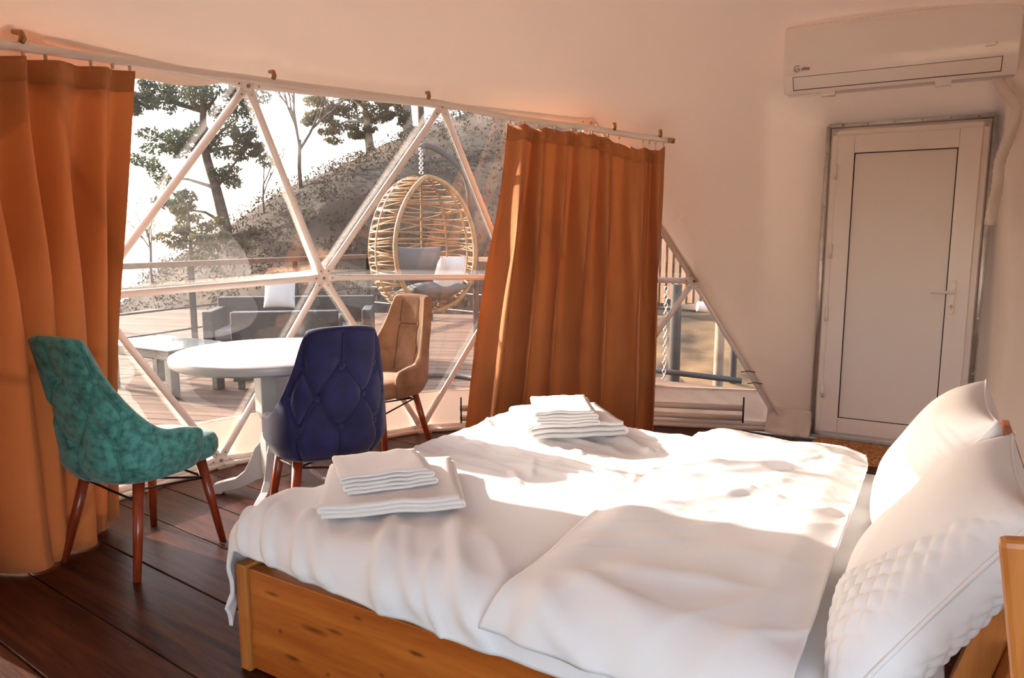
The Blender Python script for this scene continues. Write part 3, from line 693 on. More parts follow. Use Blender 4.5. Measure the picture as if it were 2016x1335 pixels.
def chair_meshes():
    nphi = 110; nzv = 48; cols = []
    for i in range(nphi):
        u = -1 + 2*i/(nphi-1); phi = u*PMAX; zt = ztop(phi)
        endk = sstep(1.0, .955, abs(u)); th = TH*lerp(.25, 1, endk); zt2 = zt - .03*(1-endk); col = []
        for j in range(nzv):
            z = lerp(ZB + .02*(1-endk), zt2, j/(nzv-1)); q = sstep(0, .06, j/(nzv-1))
            col.append(shell_pt(phi, z, (th + tuft(phi, z)*sstep(112, 92, abs(math.degrees(phi))))*lerp(.5, 1, q)))
        for k in range(1, 6):
            a = math.pi*k/6; col.append(shell_pt(phi, zt2 + .018*math.sin(a), th*math.cos(a)))
        for j in range(nzv):
            z = lerp(zt2, ZB + .03, j/(nzv-1)); col.append(shell_pt(phi, z, -th - ituft(phi, z)*.8))
        cols.append(col)
    mb = MB(); nc = len(cols[0]); mb.grid(lambda i, j: cols[i][j], nphi, nc, cv=True)
    mb.add(cols[0], [tuple(range(nc))]); mb.add(cols[-1], [tuple(range(nc))])
    shell = mb.mesh('shell')
    # seat cushion
    def se(a): 
        c, s = math.cos(a), math.sin(a); e = .55
        return math.copysign(abs(c)**e, c), math.copysign(abs(s)**e, s)
    mb = MB(); prof_ = [(.0,.375),(.80,.375),(.95,.385),(1.0,.41),(1.0,.445),(.965,.468),(.88,.480),(.5,.490),(0.0,.492)]
    nn = 44
    def sp(i, j):
        k, z = prof_[j]; x, y = se(2*math.pi*i/nn); w = 1 - .04*y
        return V(x*.217*k*w, .078 + y*.232*k, z + .006*max(0,-y)*k)
    mb.grid(sp, nn, len(prof_), cu=True); seat = mb.mesh('seat_cushion')
    seams_ = MB()
    for a, b in LINES:
        pts = []
        for k in range(9):
            t = k/8; ph = lerp(a[0], b[0], t); z = lerp(a[1], b[1], t); pts.append(shell_pt(ph, z, TH + tuft(ph, z) + .0018))
        seams_.tube(pts, .0042, 5)
    for a, b in ILINES:
        pts = []
        for k in range(13):
            t = k/12; ph = lerp(a[0], b[0], t); z = lerp(a[1], b[1], t); pts.append(shell_pt(ph, z, -TH - ituft(ph, z)*.8 - .0015))
        seams_.tube(pts, .0026, 5)
    seam = seams_.mesh('seam')
    legs = []
    for sx in (-1, 1):
        for sy in (-1, 1):
            legs.append(MB().tube([V(sx*.150, .035+sy*.150, .385), V(sx*.215, .01+sy*.215, .0)], [.0235, .0145], 14).mesh('leg'))
    rods = []
    L = lambda sx, sy, t: lerp(V(sx*.150, .035+sy*.150, .385), V(sx*.215, .01+sy*.215, .0), t)
    for a, b in (((-1,-1),(1,1)), ((1,-1),(-1,1)), ((-1,-1),(-1,1)), ((1,-1),(1,1)), ((-1,1),(1,1)), ((-1,-1),(1,-1))):
        rods.append(MB().tube([L(*a, .12), L(*b, .24)], .0048, 6).mesh('brace_rod'))
    return shell, seat, seam, legs, rods
CH = chair_meshes()
def chair_button(ph, z, off, out):
    e = 1e-3; p = shell_pt(ph, z, off); n_ = shell_pt(ph, z, off+.01) - p; n_ = n_/np.linalg.norm(n_)*(1 if out else -1)
    x = np.cross(V(0,0,1), n_); x /= np.linalg.norm(x); y = np.cross(n_, x)
    return MB().ball(p + n_*.002, .0145, 12, 6, (1,1,.55), (x, y, n_)).mesh('button')
BTN = [chair_button(p, z, TH + tuft(p, z) + .006, True) for p, z in BUT] + [chair_button(p, z, -TH - ituft(p, z)*.8 - .003, False) for p, z in IBUT[:2]]
def chair(loc, facing, fab, thread, label):
    rz = math.atan2(facing[1], facing[0]) - math.pi/2
    root = empty('dining_chair', (*loc, 0), rz); tag(root, label, 'chair', 'dining chairs around the white table')
    def put(name, me, m, parent=root):
        me2 = me.copy(); me2.materials.clear(); me2.materials.append(m); o = bpy.data.objects.new(name, me2); COL.objects.link(o); o.parent = parent; return o
    sh = put('shell', CH[0], fab); put('seat_cushion', CH[1], fab); put('seam', CH[2], thread, sh)
    for b in BTN: put('button', b, fab, sh)
    for l in CH[3]: put('leg', l, M['redleg'])
    for r in CH[4]: put('brace_rod', r, M['black_rod'])
    return root
chair((-1.565, 2.915), (.41, .91), M['teal'], M['teal_seam'], 'teal distressed velvet chair with button-tufted back, in front of the left curtain')
chair((-.855, 3.20), (-.50, .86), M['blue'], M['blue_seam'], 'navy blue velvet button-tufted chair with its back to the bed')
chair((-.80, 4.38), (-.52, -.85), M['tan'], M['tan_seam'], 'tan brown suede chair by the window with its front to the table')

# ------------------------------------------------------------------ round table
tb = empty('round_table', (-1.215, 3.63, 0), R_(-1)); tag(tb, 'round white pedestal table beside the window', 'table')
MB().lathe([(.02,.700),(.44,.700),(.475,.704),(.488,.714),(.492,.735),(.486,.750),(.474,.757),(.02,.758)], 72).build('table_top', M['white_lacquer'], tb, auto=35)
grv = MB()
MB().lathe([(.02,.69),(.16,.69),(.16,.7005),(.02,.7005)], 24).build('top_plate', M['white_lacquer'], tb, smooth=False)
MB().lathe([(.055,.10),(.085,.12),(.085,.30),(.078,.33),(.05,.355),(.045,.37),(.065,.39),(.085,.42),(.10,.45),(.10,.66),(.11,.69),(.055,.692)], 8, ph=R_(22.5)).build('pedestal', M['white_lacquer'], tb, smooth=False, bevel=.004)
for k in range(4):
    a = R_(180 + 90*k + 1.0); d = V(math.cos(a), math.sin(a), 0); s = V(-d[1], d[0], 0)
    up = [(.06,.29),(.085,.285),(.115,.25),(.14,.19),(.175,.125),(.225,.085),(.29,.070),(.335,.055),(.357,.025),(.36,.0)]
    dn = [(.30,.0),(.285,.015),(.235,.022),(.19,.035),(.15,.055),(.115,.075),(.06,.09)]
    poly = [d*r + V(0,0,z) - s*.022 for r, z in up + dn]
    MB().prism(poly, s*.044).build('foot', M['white_lacquer'], tb, smooth=False, bevel=.006)

# ------------------------------------------------------------------ bed
BA = V(math.sin(R_(121)), math.cos(R_(121)), 0); BC = V(-BA[1], BA[0], 0); BO = V(-.79, 2.07, 0)
def bp_(L, s, z): return BO + BA*L + BC*s + V(0, 0, z)
BRZ = math.atan2(BA[1], BA[0])
bed = empty('bed', tuple(BO), BRZ); tag(bed, 'low varnished pine double bed frame with knotty side rail', 'bed')
WB = 1.62; LBED = 1.90
MB().box((0,-.012,.012),(LBED,.028,.335)).build('side_rail', M['pine'], bed, smooth=False, bevel=.004)
MB().box((0,WB-.03,.012),(LBED,WB+.01,.335)).build('side_rail', M['pine'], bed, smooth=False, bevel=.004)
MB().box((-.048,-.022,.0),(-.003,WB+.02,.345)).build('foot_board', M['pine_v'], bed, smooth=False, bevel=.006)
for k in range(9): MB().box((.08+.2*k,.03,.25),(.19+.2*k,WB-.03,.27)).build('slat', M['pine_v'], bed, smooth=False)
# slanted headboard: stiles, rails, near post
for s, zt_ in ((.30, .84), (WB-.25, .72)):
    a = V(1.781, s, .30); b = lerp(a, V(1.929, s, .88), (zt_-.30)/.58); d = (b-a); ln = np.linalg.norm(d); d /= ln; nx = V(d[2],0,-d[0])
    MB().obox((a+b)/2 + nx*.03, d*ln/2, nx*.030, V(0,.018,0)).build('headboard_stile', M['pine_v'], bed, smooth=False, bevel=.005)
for z0 in (.48, .64):
    t = (z0-.30)/.58; c = lerp(V(1.781,0,.30), V(1.929,0,.88), t) + V(.075,0,0)
    MB().obox(c + V(0, WB/2+.1,0), V(.012,0,0), V(0,WB/2-.10,0), V(.012,0,.055)).build('headboard_rail', M['pine'], bed, smooth=False, bevel=.004)
pa, pb = V(1.926,-.045,.30), V(1.842,-.045,.854); d = pb-pa; ln = np.linalg.norm(d); d /= ln; nx = V(d[2],0,-d[0])
MB().obox((pa+pb)/2 + nx*.045, d*ln/2, nx*.045, V(0,.02,0)).build('headboard_post', M['pine_v'], bed, smooth=False, bevel=.010)
MB().box((1.88,-.06,0),(1.96,.0,.36)).build('head_leg', M['pine_v'], bed, smooth=False, bevel=.004)
MB().box((1.88,WB-.02,0),(1.96,WB+.04,.36)).build('head_leg', M['pine_v'], bed, smooth=False, bevel=.004)

# mattress with fitted sheet
MT = .455
def rbox(name, m, lo, hi, r, n=6, amp=0.0, parent=None, fs=3.0):
    mb = MB(); lo, hi = V(*lo), V(*hi); c = (lo+hi)/2; h = (hi-lo)/2
    def face(ax, sg, nu_=26, nv_=26):
        a1, a2 = (ax+1)%3, (ax+2)%3
        def P(i, j):
            p = V(0,0,0); p[ax] = sg; p[a1] = -1+2*i/(nu_-1); p[a2] = -1+2*j/(nv_-1)
            q = p*h; inner = np.clip(q, -(h-r), h-r); d = q-inner; l = np.linalg.norm(d)
            if l > 1e-9: q = inner + d/l*r
            return q + c
        mb.grid(P, nu_, nv_)
    for ax in range(3):
        for sg in (-1,1): face(ax, sg)
    return mb
mt_ = rbox('mattress', None, (.01,.03,.275), (1.80,WB-.03,MT), .05)
mo = MB().add([bp_(p[0],p[1],p[2]) for p in mt_.v], mt_.f).build('mattress', M['sheet'])
solo(mo, tuple(bp_(.9,.8,.28))); tag(mo, 'thick mattress under a smooth white fitted sheet in the pine bed', 'mattress')

def drape(L0, L1, s0, s1, e_lo, e_hi, s_lo, s_hi, top, rad, wrk, nl, ns, floor_z=.02, shape=None):
    """cloth laid over the bed: flat inside [e_lo,e_hi] x [s_lo,s_hi], bending down outside"""
    def P(i, j):
        L = lerp(L0, L1, i/(nl-1)); s = lerp(s0, s1, j/(ns-1))
        if shape: L, s = shape(L, s)
        eL = max(0, L - e_hi) - max(0, e_lo - L); es = max(0, s - s_hi) - max(0, s_lo - s)
        e = math.hypot(eL, es); Lc = min(max(L, e_lo), e_hi); scn = min(max(s, s_lo), s_hi)
        z = top; off = 0.0
        if e > 0:
            if e < rad*math.pi/2: off = rad*math.sin(e/rad); z = top - rad*(1-math.cos(e/rad))
            else: off = rad + .06*(e - rad*math.pi/2); z = top - rad - (e - rad*math.pi/2)
            Lc += eL/e*off; scn += es/e*off
        d = wrk(L, s, e)
        nrm = V(0,0,1)
        if e > 0: k = min(1, e/(rad*1.5)); nrm = V(eL/e*k, es/e*k, 1-k*.9)
        return bp_(Lc + nrm[0]*d, scn + nrm[1]*d, max(floor_z, z + nrm[2]*d))
    return MB().grid(P, nl, ns)
def ridge(L, s, a, b, w, h, taper=.25):
    ax, ay = a; bx, by = b; l2 = (bx-ax)**2+(by-ay)**2; t = ((L-ax)*(bx-ax)+(s-ay)*(by-ay))/l2
    tt = min(1, max(0, t)); d = math.hypot(L-ax-tt*(bx-ax), s-ay-tt*(by-ay))
    return h*math.exp(-(d/w)**2)*sstep(-.05, taper, t)*sstep(1.05, 1-taper, t)
RG1 = []
rn = random.Random(11)
for (a, b, w, h) in [((.02,.12),(.16,-.12),.022,.016), ((.10,.16),(.30,-.12),.02,.014), ((.17,.10),(.40,-.12),.025,.012), ((.32,.30),(.62,-.14),.03,.014), ((.42,.22),(.72,-.13),.022,.010),
                     ((.50,.35),(.88,-.14),.03,.012), ((-.10,.30),(.02,.0),.02,.012), ((-.16,.5),(-.02,.16),.018,.010), ((-.08,.1),(.04,-.1),.016,.014),
                     ((.02,.75),(.5,.72),.03,.008), ((.1,1.02),(.7,1.0),.03,.008), ((.28,1.42),(.75,1.30),.025,.014), ((.36,1.28),(.72,1.18),.02,.012), ((.45,1.46),(.85,1.22),.02,.010),
                     ((.25,.92),(.8,.86),.02,.009), ((.35,.85),(.85,.82),.02,.009), ((.15,.84),(.45,.80),.018,.008), ((.55,.98),(.86,.90),.018,.012)]: RG1.append((a,b,w,h))
for k in range(26):
    a = (rn.uniform(-.1,.85), rn.uniform(.7,1.45)); an = rn.uniform(-1.3,-.2); l = rn.uniform(.06,.2); RG1.append((a, (a[0]+l*math.cos(an), a[1]+l*math.sin(an)), rn.uniform(.010,.02), rn.uniform(.003,.008)))
def rug(L, s, ang, fa, fb, k, sd_):               # ridged crease noise running along ang
    p = L*math.cos(ang) + s*math.sin(ang); q = -L*math.sin(ang) + s*math.cos(ang)
    q += .03*nz(p*3, q*3, sd_); return max(0, 1 - 1.6*abs(nz(p*fa, q*fb, sd_)))**k
def wrk1(L, s, e):
    d = .012*nz(L*2.2, s*2.2, 4.1) + .005*nz(L*6+3, s*6, 1.7)
    for (a,b,w,h) in RG1: d += ridge(L, s, a, b, w*.85, h*1.5)
    if e > .02: d += .016*nz(L*5.5, s*5.5, 9.2)*min(1, e/.12)
    d += .016*rug(L, s, R_(-52), 1.6, 7.5, 3, 2.3)*sstep(.62, .18, s) + .007*rug(L, s, R_(-15), 3.5, 13, 4, 6.1)*sstep(.55, .95, s) - .005
    return lerp(d, -.014, sstep(.84, .94, L))
TOP1 = .487
d1 = drape(-.33, 1.50, -.15, WB+.30, -.01, 9, .045, WB-.06, TOP1, .085, wrk1, 220, 230, shape=lambda L, s: (L, s*(.62+.33*min(1,max(0,L)) + .8*sstep(-.02,-.2,L)) if s < 0 else s))
duv = d1.build('duvet', M['linen'], solid=.012); solo(duv, tuple(bp_(.4,.8,.33)))
tag(duv, 'rumpled white duvet hanging over the foot of the bed, under the towels', 'duvet', 'white duvets on the bed')

RG2 = []
for (a, b, w, h) in [((1.0,.10),(1.30,-.02),.04,.018), ((.95,.25),(1.25,.45),.03,.012), ((1.0,.55),(1.3,.95),.03,.012), ((.98,.85),(1.35,1.2),.025,.014), ((1.02,1.05),(1.38,1.18),.02,.014), ((1.1,.95),(1.45,1.05),.02,.012),
                     ((1.0,1.3),(1.4,1.42),.03,.014), ((.96,.02),(1.2,-.12),.03,.02), ((1.08,.15),(1.40,.25),.035,.010), ((1.1,1.45),(1.5,1.5),.03,.012)]: RG2.append((a,b,w,h))
for k in range(22):
    a = (rn.uniform(.95,1.45), rn.uniform(.6,1.5)); an = rn.uniform(-.2,1.4); l = rn.uniform(.06,.2); RG2.append((a, (a[0]+l*math.cos(an), a[1]+l*math.sin(an)), rn.uniform(.012,.022), rn.uniform(.004,.009)))
def wrk2(L, s, e):
    d = .016*nz(L*3, s*3, 8.1) + .006*nz(L*7, s*7, 2.2)
    for (a,b,w,h) in RG2: d += ridge(L, s, a, b, w*.9, h*.95)
    if e > .02: d += .018*nz(L*6, s*6, 5.2)*min(1, e/.12)
    dl = L - .90; puff = .026*sstep(-.005, .10, dl)*sstep(0, .10, 1.545 - L)*sstep(1.69, 1.56, s)
    d += .007*rug(L, s, R_(35), 2.0, 8.0, 3, 3.7) + .007*rug(L, s, R_(12), 4, 14, 4, 1.9)*sstep(.5,.9,s) - .004
    return d*sstep(0,.06,dl) + puff
def shp2(L, s):
    L2 = L - .045*math.exp(-((L-.9)/.05)**2)*math.exp(-((s+.15)/.10)**2) + .02*nz(s*3, 1.1)*sstep(1.0,.9,L)
    cL, cs = 1.30, WB - .20
    if L2 > cL and s > cs:
        eL, es = 1.55 - cL, WB + .12 - cs; dx, dy = (L2 - cL)/eL, (s - cs)/es; l = math.hypot(dx, dy)
        if l > 1e-6: k = max(dx, dy)/l; k = lerp(1, k, .8); L2, s = cL + dx*k*eL, cs + dy*k*es
    return L2, s
TOP2 = .506
d2 = drape(.895, 1.55, -.10, WB+.12, -9, 9, .04, WB-.05, TOP2, .09, wrk2, 110, 220, shape=shp2)
duv2 = d2.build('duvet', M['linen'], solid=.012); solo(duv2, tuple(bp_(1.2,.8,.33)))
tag(duv2, 'puffy white duvet folded across the middle of the bed, next to the pillows', 'duvet', 'white duvets on the bed')

# pillows
def pillow(center, lean, w, h, t, label, quilt=False, seed=1, shear=0.0):
    root = empty('pillow', tuple(bp_(center[0], center[1], center[2]-.2))); tag(root, label, 'pillow', 'white pillows at the head of the bed')
    up = BA*math.sin(lean) + V(0,0,1)*math.cos(lean); nr = -BA*math.cos(lean) + V(0,0,1)*math.sin(lean)    # nr: front side
    cc = bp_(*center)
    def P(u, v, side):
        fu = 1 - abs(u)**3.2; fv = 1 - abs(v)**3.2
        th = t/2*(max(0,fu)**.55)*(max(0,fv)**.55)
        pin = 1 - .09*(abs(v)**4)*(1-abs(u)**2.) ; pin2 = 1 - .07*(abs(u)**4)*(1-abs(v)**2.)
        th += .006*nz(u*3+seed, v*3, side)*fu*fv + .004*nz(u*1.5, v*14, seed)*abs(u)**3
        return cc + BC*(u*w/2*pin2 + shear*v*h/2) + up*(v*h/2*pin) + nr*(th*side)
    def qd(u, v):
        wu = .035*nz(u*2.5+seed, v*2.5, 3.3); a, b = (u*w*1.1 + v*h + wu)*31, (u*w*1.1 - v*h - wu*1.3)*31
        return .012*(abs(math.sin(a))**.6)*(abs(math.sin(b))**.6)
    nu, nv = 150, 120
    def grid(name, us, vs_, side, m, q):
        mb = MB()
        def G(i, j):
            u, v = us[i], vs_[j]; p = P(u, v, side)
            if q: p = p + nr*side*qd(u, v)*(1-abs(v)**6)*(1-abs(u)**6)
            return p
        mb.grid(G, len(us), len(vs_)); return mb.build(name, m, root, world=True)
    full = np.linspace(-1, 1, nu); fulv = np.linspace(-1, 1, nv)
    # curved border between the plain case and the quilted end that shows near the camera
    if quilt:
        mbq, mbp = MB(), MB()
        for side, tgt in ((1, None), (-1, None)):
            def G(i, j):
                u, v = full[i], fulv[j]; p = P(u, v, side)
                qq = sstep(.02, -.10, u + .55 + .55*v - .25*v*v) if side > 0 else 1.0
                return p + nr*side*qd(u, v)*qq*(1-abs(v)**6)*(1-abs(u)**6)
            for i in range(nu-1):
                for j in range(nv-1):
                    u, v = full[i], fulv[j]
                    tq = mbq if (side < 0 or u + .55 + .55*v - .25*v*v < 0) else mbp
                    tq.add([G(i,j), G(i+1,j), G(i+1,j+1), G(i,j+1)], [(0,1,2,3)])
        mbp.build('pillowcase', M['pillow'], root, world=True); mbq.build('quilted_panel', M['pillow'], root, world=True)
    else:
        mb = MB()
        for side in (1,-1): mb.grid(lambda i, j: P(full[i], fulv[j], side), nu, nv)
        mb.build('pillowcase', M['pillow'], root, world=True)
    pts = [P(x, -1, 0) for x in np.linspace(-1,1,24)] + [P(1, x, 0) for x in np.linspace(-1,1,24)[1:]] + [P(x, 1, 0) for x in np.linspace(1,-1,24)[1:]] + [P(-1, x, 0) for x in np.linspace(1,-1,24)[1:]]
    MB().tube(pts, .0055 if quilt else .004, 6).build('piping', M['pillow'], root, world=True)
    return root
pillow((1.752, 1.20, .638), R_(33), .66, .49, .21, 'sunlit white pillow, the far one, leaning on the headboard', False, 2)
pillow((1.765, .46, .612), R_(40), .68, .50, .22, 'shaded white pillow with quilted end, nearest the wooden headboard post', True, 5, .5)

# towels
def towel(c, e1, e2, z0, layers, gap, th, label, seed, lopsided=0.0):
    """a towel folded zig-zag: folds run along e2, the layered edge shows at the e2-low side"""
    c = V(*c, 0); e1 = V(*e1, 0); e2 = V(*e2, 0); l1 = np.linalg.norm(e1); path = []
    for k in range(layers):
        z = gap*k + th/2 + .001; x0, x1 = (-.5, .5) if k % 2 == 0 else (.5, -.5)
        sh = lopsided*(.5 - k/max(1, layers-1)); n = 14
        x0 += sh*.3; x1 += sh*.3
        for i in range(n + 1):
            t = i/n; path.append((lerp(x0, x1, t)*(1 - .02*((k*7) % 3)), z))
        if k < layers-1:
            s_ = 1 if x1 > 0 else -1
            for a in (30, 60, 90, 120, 150):
                path.append((x1 + s_*(gap/2)*math.sin(R_(a))/l1, z + gap/2 - gap/2*math.cos(R_(a))))
    ny = 16; mb = MB()
    def P(i, j):
        x, z = path[i]; y = -.5 + j/(ny-1)
        wz = .0045*nz(x*3.2+seed, y*3, z*14) * (1 + z*10) + .004*nz(x*7, seed, y*2)*min(1, z*30)
        q = c + e1*(x + .008*nz(y*3, z*40, seed)) + e2*(y + .012*nz(x*3, z*60, seed+3)); return V(q[0], q[1], max(z0 + th*.4, z0 + z + wz))
    mb.grid(P, len(path), ny); o = mb.build('folded_towel', M['towel'], solid=th)
    solo(o, (c[0], c[1], z0)); tag(o, label, 'towel', 'folded white towels on the bed'); return o
TZ = .500
towel((-.385,2.250), (.405,.09), (-.065,.405), TZ+.010, 3, .014, .010, 'large folded white towel at the near end of the foot of the bed', 1.0)
towel((-.415,2.245), (.255,.100), (-.075,.215), TZ+.052, 5, .0125, .007, 'small folded white towel topping the near stack beside the blue chair', 4.0, .25)
towel((.235,3.05), (.385,.07), (-.08,.345), TZ+.012, 3, .022, .014, 'large folded white towel at the far side of the bed near the curtain', 2.0)
towel((.215,2.965), (.235,.02), (-.01,.30), TZ+.076, 5, .0125, .008, 'small folded white towel topping the far stack before the right curtain', 7.0, .2)

# ------------------------------------------------------------------ outdoors: deck, railing
DZ = -.06
deck = empty('deck', (0, 9, DZ)); tag(deck, 'weathered timber deck outside the window', 'deck')
DD = V(.985,-.17,0); DNn = V(.17,.985,0); rzd = math.atan2(DD[1], DD[0])
bw = .145; corner = at(722, 500, 13.4)
dm = None
for k in range(64):
    y0 = 3.6 + k*bw; c = V(0, 0, 0) + DNn*(y0)
    if y0 > 13.2: break
    x0, x1 = -9.5, (6.2 if y0 < 6.1 else .45)
    me = MB().box((x0, 0, -.03), (x1, bw-.008, random.uniform(-.002,.002))).mesh('deck_board', False)
    # keep the dome's footprint free
    o = bpy.data.objects.new('deck_board', me); me.materials.append(M['deck']); COL.objects.link(o); o.parent = deck
    o.location = Vector(c) + Vector((0,0,DZ)) - deck.location; o.rotation_euler = (0,0,rzd)
rl = empty('deck_railing', (0, 11, DZ)); tag(rl, 'deck railing with broad timber handrail and grey steel posts', 'railing')
P1, P2, P3 = at(60, 532, 7.4), at(724, 499, 13.4), at(1420, 520, 8.6)
ZR = 1.0
for p, q in ((P1, P2), (P2, P3)):
    p = V(p[0], p[1], ZR); q = V(q[0], q[1], ZR); d = q-p; ln = np.linalg.norm(d); d /= ln; s = V(-d[1], d[0], 0)
    MB().obox((p+q)/2, d*ln/2, s*.075, V(0,0,.035)).build('handrail', M['rail_wood'], rl, smooth=False, world=True, bevel=.006)
    for zz in (.74, .44, .16): MB().tube([V(p[0],p[1],zz), V(q[0],q[1],zz)], .014, 6).build('mid_rail', M['grey_steel'], rl, world=True)
    npost = max(3, int(ln/1.7))
    for k in range(npost+1):
        c = lerp(p, q, k/npost); MB().box((c[0]-.03,c[1]-.03,DZ),(c[0]+.03,c[1]+.03,ZR-.035)).build('post', M['grey_steel'], rl, smooth=False, world=True)

# rattan furniture
def rattan_box(name, c, hx, hy, z0, z1, rz, parent, m=None, bev=.012):
    a = V(math.cos(rz), math.sin(rz), 0); b = V(-a[1], a[0], 0)
    return MB().obox(V(c[0], c[1], (z0+z1)/2), a*hx, b*hy, V(0,0,(z1-z0)/2)).build(name, m or M['rattan'], parent, smooth=False, world=True, bevel=bev)
ct = empty('coffee_table', (-3.3, 6.75, DZ)); tag(ct, 'low dark rattan coffee table with pale glass top on the deck', 'table')
ca = V(-.866,.5,0); cb = V(.5,.866,0); c0 = V(-2.93, 6.1, 0); rzc = math.atan2(ca[1], ca[0])
cen = c0 + ca*.48 + cb*.27
rattan_box('apron', cen, .50, .29, .28, .36, rzc, ct)
rattan_box('glass_top', cen, .52, .31, .364, .378, rzc, ct, M['glass_top'], .003)
for (i, j) in ((-1,-1),(-1,1),(1,-1),(1,1)):
    q = cen + ca*.44*i + cb*.23*j; rattan_box('leg', q, .042, .042, DZ, .28, rzc, ct)
def sofa(label, c, rz, w, dpt, seatc):
    root = empty('rattan_sofa', (c[0], c[1], DZ), 0); tag(root, label, 'sofa', 'dark rattan seats on the deck')
    a = V(math.cos(rz), math.sin(rz), 0); b = V(-a[1], a[0], 0); cc = V(c[0], c[1], 0)
    rattan_box('seat_base', cc, w/2, dpt/2, DZ+.08, .24, rz, root)
    rattan_box('backrest', cc - b*(dpt/2-.06), w/2, .06, .24, .66, rz, root)
    for s in (-1,1): rattan_box('armrest', cc + a*s*(w/2-.05), .05, dpt/2, .24, .56, rz, root)
    rattan_box('seat_cushion', cc + b*.06, w/2-.11, dpt/2-.07, .24, .36, rz, root, seatc, .03)
    for (i, j) in ((-1,-1),(-1,1),(1,-1),(1,1)):
        q = cc + a*(w/2-.06)*i + b*(dpt/2-.06)*j; rattan_box('leg', q, .03, .03, DZ, DZ+.09, rz, root)
    return root
sofa('dark rattan sofa with its back to the hillside on the deck', (-2.45, 8.05), R_(188), 1.75, .78, M['cush_grey'])
sofa('dark rattan armchair standing nearer the window than the rattan sofa', (-2.15, 6.95), R_(10), .95, .78, M['cush_grey'])
def soft_cushion(label, c, w, h, t, rz, tilt, m, group):
    a = V(math.cos(rz), math.sin(rz), 0); b = V(-a[1], a[0], 0); up = V(0,0,1)*math.cos(tilt) - b*math.sin(tilt); nr = np.cross(a, up); cc = V(*c); mb = MB(); n = 22
    for side in (1,-1):
        def P(i, j):
            u, v = -1+2*i/(n-1), -1+2*j/(n-1); th = t/2*max(0, 1-abs(u)**3)**.6*max(0, 1-abs(v)**3)**.6
            return cc + a*u*w/2*(1-.06*(1-v*v)*u*u) + up*v*h/2*(1-.06*(1-u*u)*v*v) + nr*side*th
        mb.grid(P, n, n)
    o = mb.build('cushion', m); solo(o, (c[0], c[1], c[2]-h/2)); tag(o, label, 'cushion', group); return o
soft_cushion('pale throw cushion propped on the back of the rattan sofa', at(551, 574, 7.9), .36, .36, .16, R_(175), .2, M['cush_white'], 'cushions outside on the deck')

# hanging egg chair
EY = 6.5; ec = at(832, 482, EY)
egg = empty('egg_chair', (ec[0], ec[1], DZ)); tag(egg, 'honey wicker hanging egg chair on a curved steel stand', 'hanging chair')
EA, EH = .47, .60
OPEN_AZ = R_(-52)                                   # the opening looks towards the dome
def eggp(az, el):                                   # az around the vertical, 0 = opening centre
    h = math.sin(el); w = math.cos(el)**.85 if math.cos(el) > 0 else 0
    kx = EA*w*(1 - .10*h); a = OPEN_AZ + az
    return V(ec[0] + kx*math.cos(a), ec[1] + kx*math.sin(a), ec[2] + EH*h)
def rimaz(el): return R_(58)*math.sqrt(max(0.0, 1 - (el/R_(80))**2)) 
rim = []
for k in range(60):
    a = 2*math.pi*k/60; el = R_(78)*math.sin(a); az = R_(60)*math.cos(a); rim.append(eggp(az, el))
rim.append(rim[0])
MB().tube(rim, .021, 8, cap=False).build('rim', M['wicker'], egg, world=True)
for az in (88, 120, 150, 180, 210, 240, 272):
    MB().tube([eggp(R_(az), R_(e)) for e in np.linspace(-84, 84, 28)], .010, 6).build('rib', M['wicker'], egg, world=True)
st_ = MB(); r5 = random.Random(4)
for k in range(54):
    el = R_(-72 + 146*k/53); lim = rimaz(el) + .02
    tilt = r5.uniform(-.10,.10)
    st_.tube([eggp(az, min(R_(86), max(R_(-86), el + tilt*math.sin(az*2.2 + k)))) for az in np.linspace(lim, 2*math.pi - lim, 26)], .0065, 4)
so_ = st_.build('wicker_strand', M['wicker'], egg, world=True); so_['kind'] = 'stuff'
topz = ec[2] + EH
hook = at(825, 292, EY)
ch = MB(); nl_ = 11
for k in range(nl_):
    z = lerp(topz+.02, hook[2], (k+.5)/nl_); hl = (hook[2]-topz)/nl_*.62; a = (k % 2)*math.pi/2
    pts = [V(ec[0] + .016*math.cos(t)*math.cos(a), ec[1] + .016*math.cos(t)*math.sin(a), z + hl*math.sin(t)) for t in np.linspace(0, 2*math.pi, 13)]
    MB().tube(pts, .0055, 5, cap=False).build('chain_link', M['chrome'], egg, world=True)
sx = at(935, 500, EY)[0] - ec[0]
std = [V(ec[0], ec[1], hook[2]+.01), V(ec[0]+.06, ec[1], hook[2]+.02), V(ec[0]+.22, ec[1]+.03, hook[2]-.06), V(ec[0]+.38, ec[1]+.06, hook[2]-.24), V(ec[0]+sx-.04, ec[1]+.08, hook[2]-.5), V(ec[0]+sx, ec[1]+.08, hook[2]-.9), V(ec[0]+sx, ec[1]+.08, .6), V(ec[0]+sx, ec[1]+.08, DZ+.03)]
MB().tube(smooth_path(std, 8), .026, 10).build('stand_pole', M['grey_steel'], egg, world=True)
rg = [V(ec[0]+.05+.52*math.cos(t), ec[1]+.08+.52*math.sin(t), DZ+.028) for t in np.linspace(0, 2*math.pi, 40)]
MB().tube(rg, .026, 8, cap=False).build('stand_ring', M['grey_steel'], egg, world=True)
soft_cushion('square grey cushion sitting inside the hanging egg chair', (ec[0]-.06, ec[1]+.06, ec[2]-.22), .46, .42, .15, R_(30), .15, M['cush_grey'], 'cushions outside on the deck')
soft_cushion('rumpled white cushion at the right of the egg chair seat', (ec[0]+.24, ec[1]-.06, ec[2]-.26), .36, .34, .18, R_(60), .3, M['cush_white'], 'cushions outside on the deck')
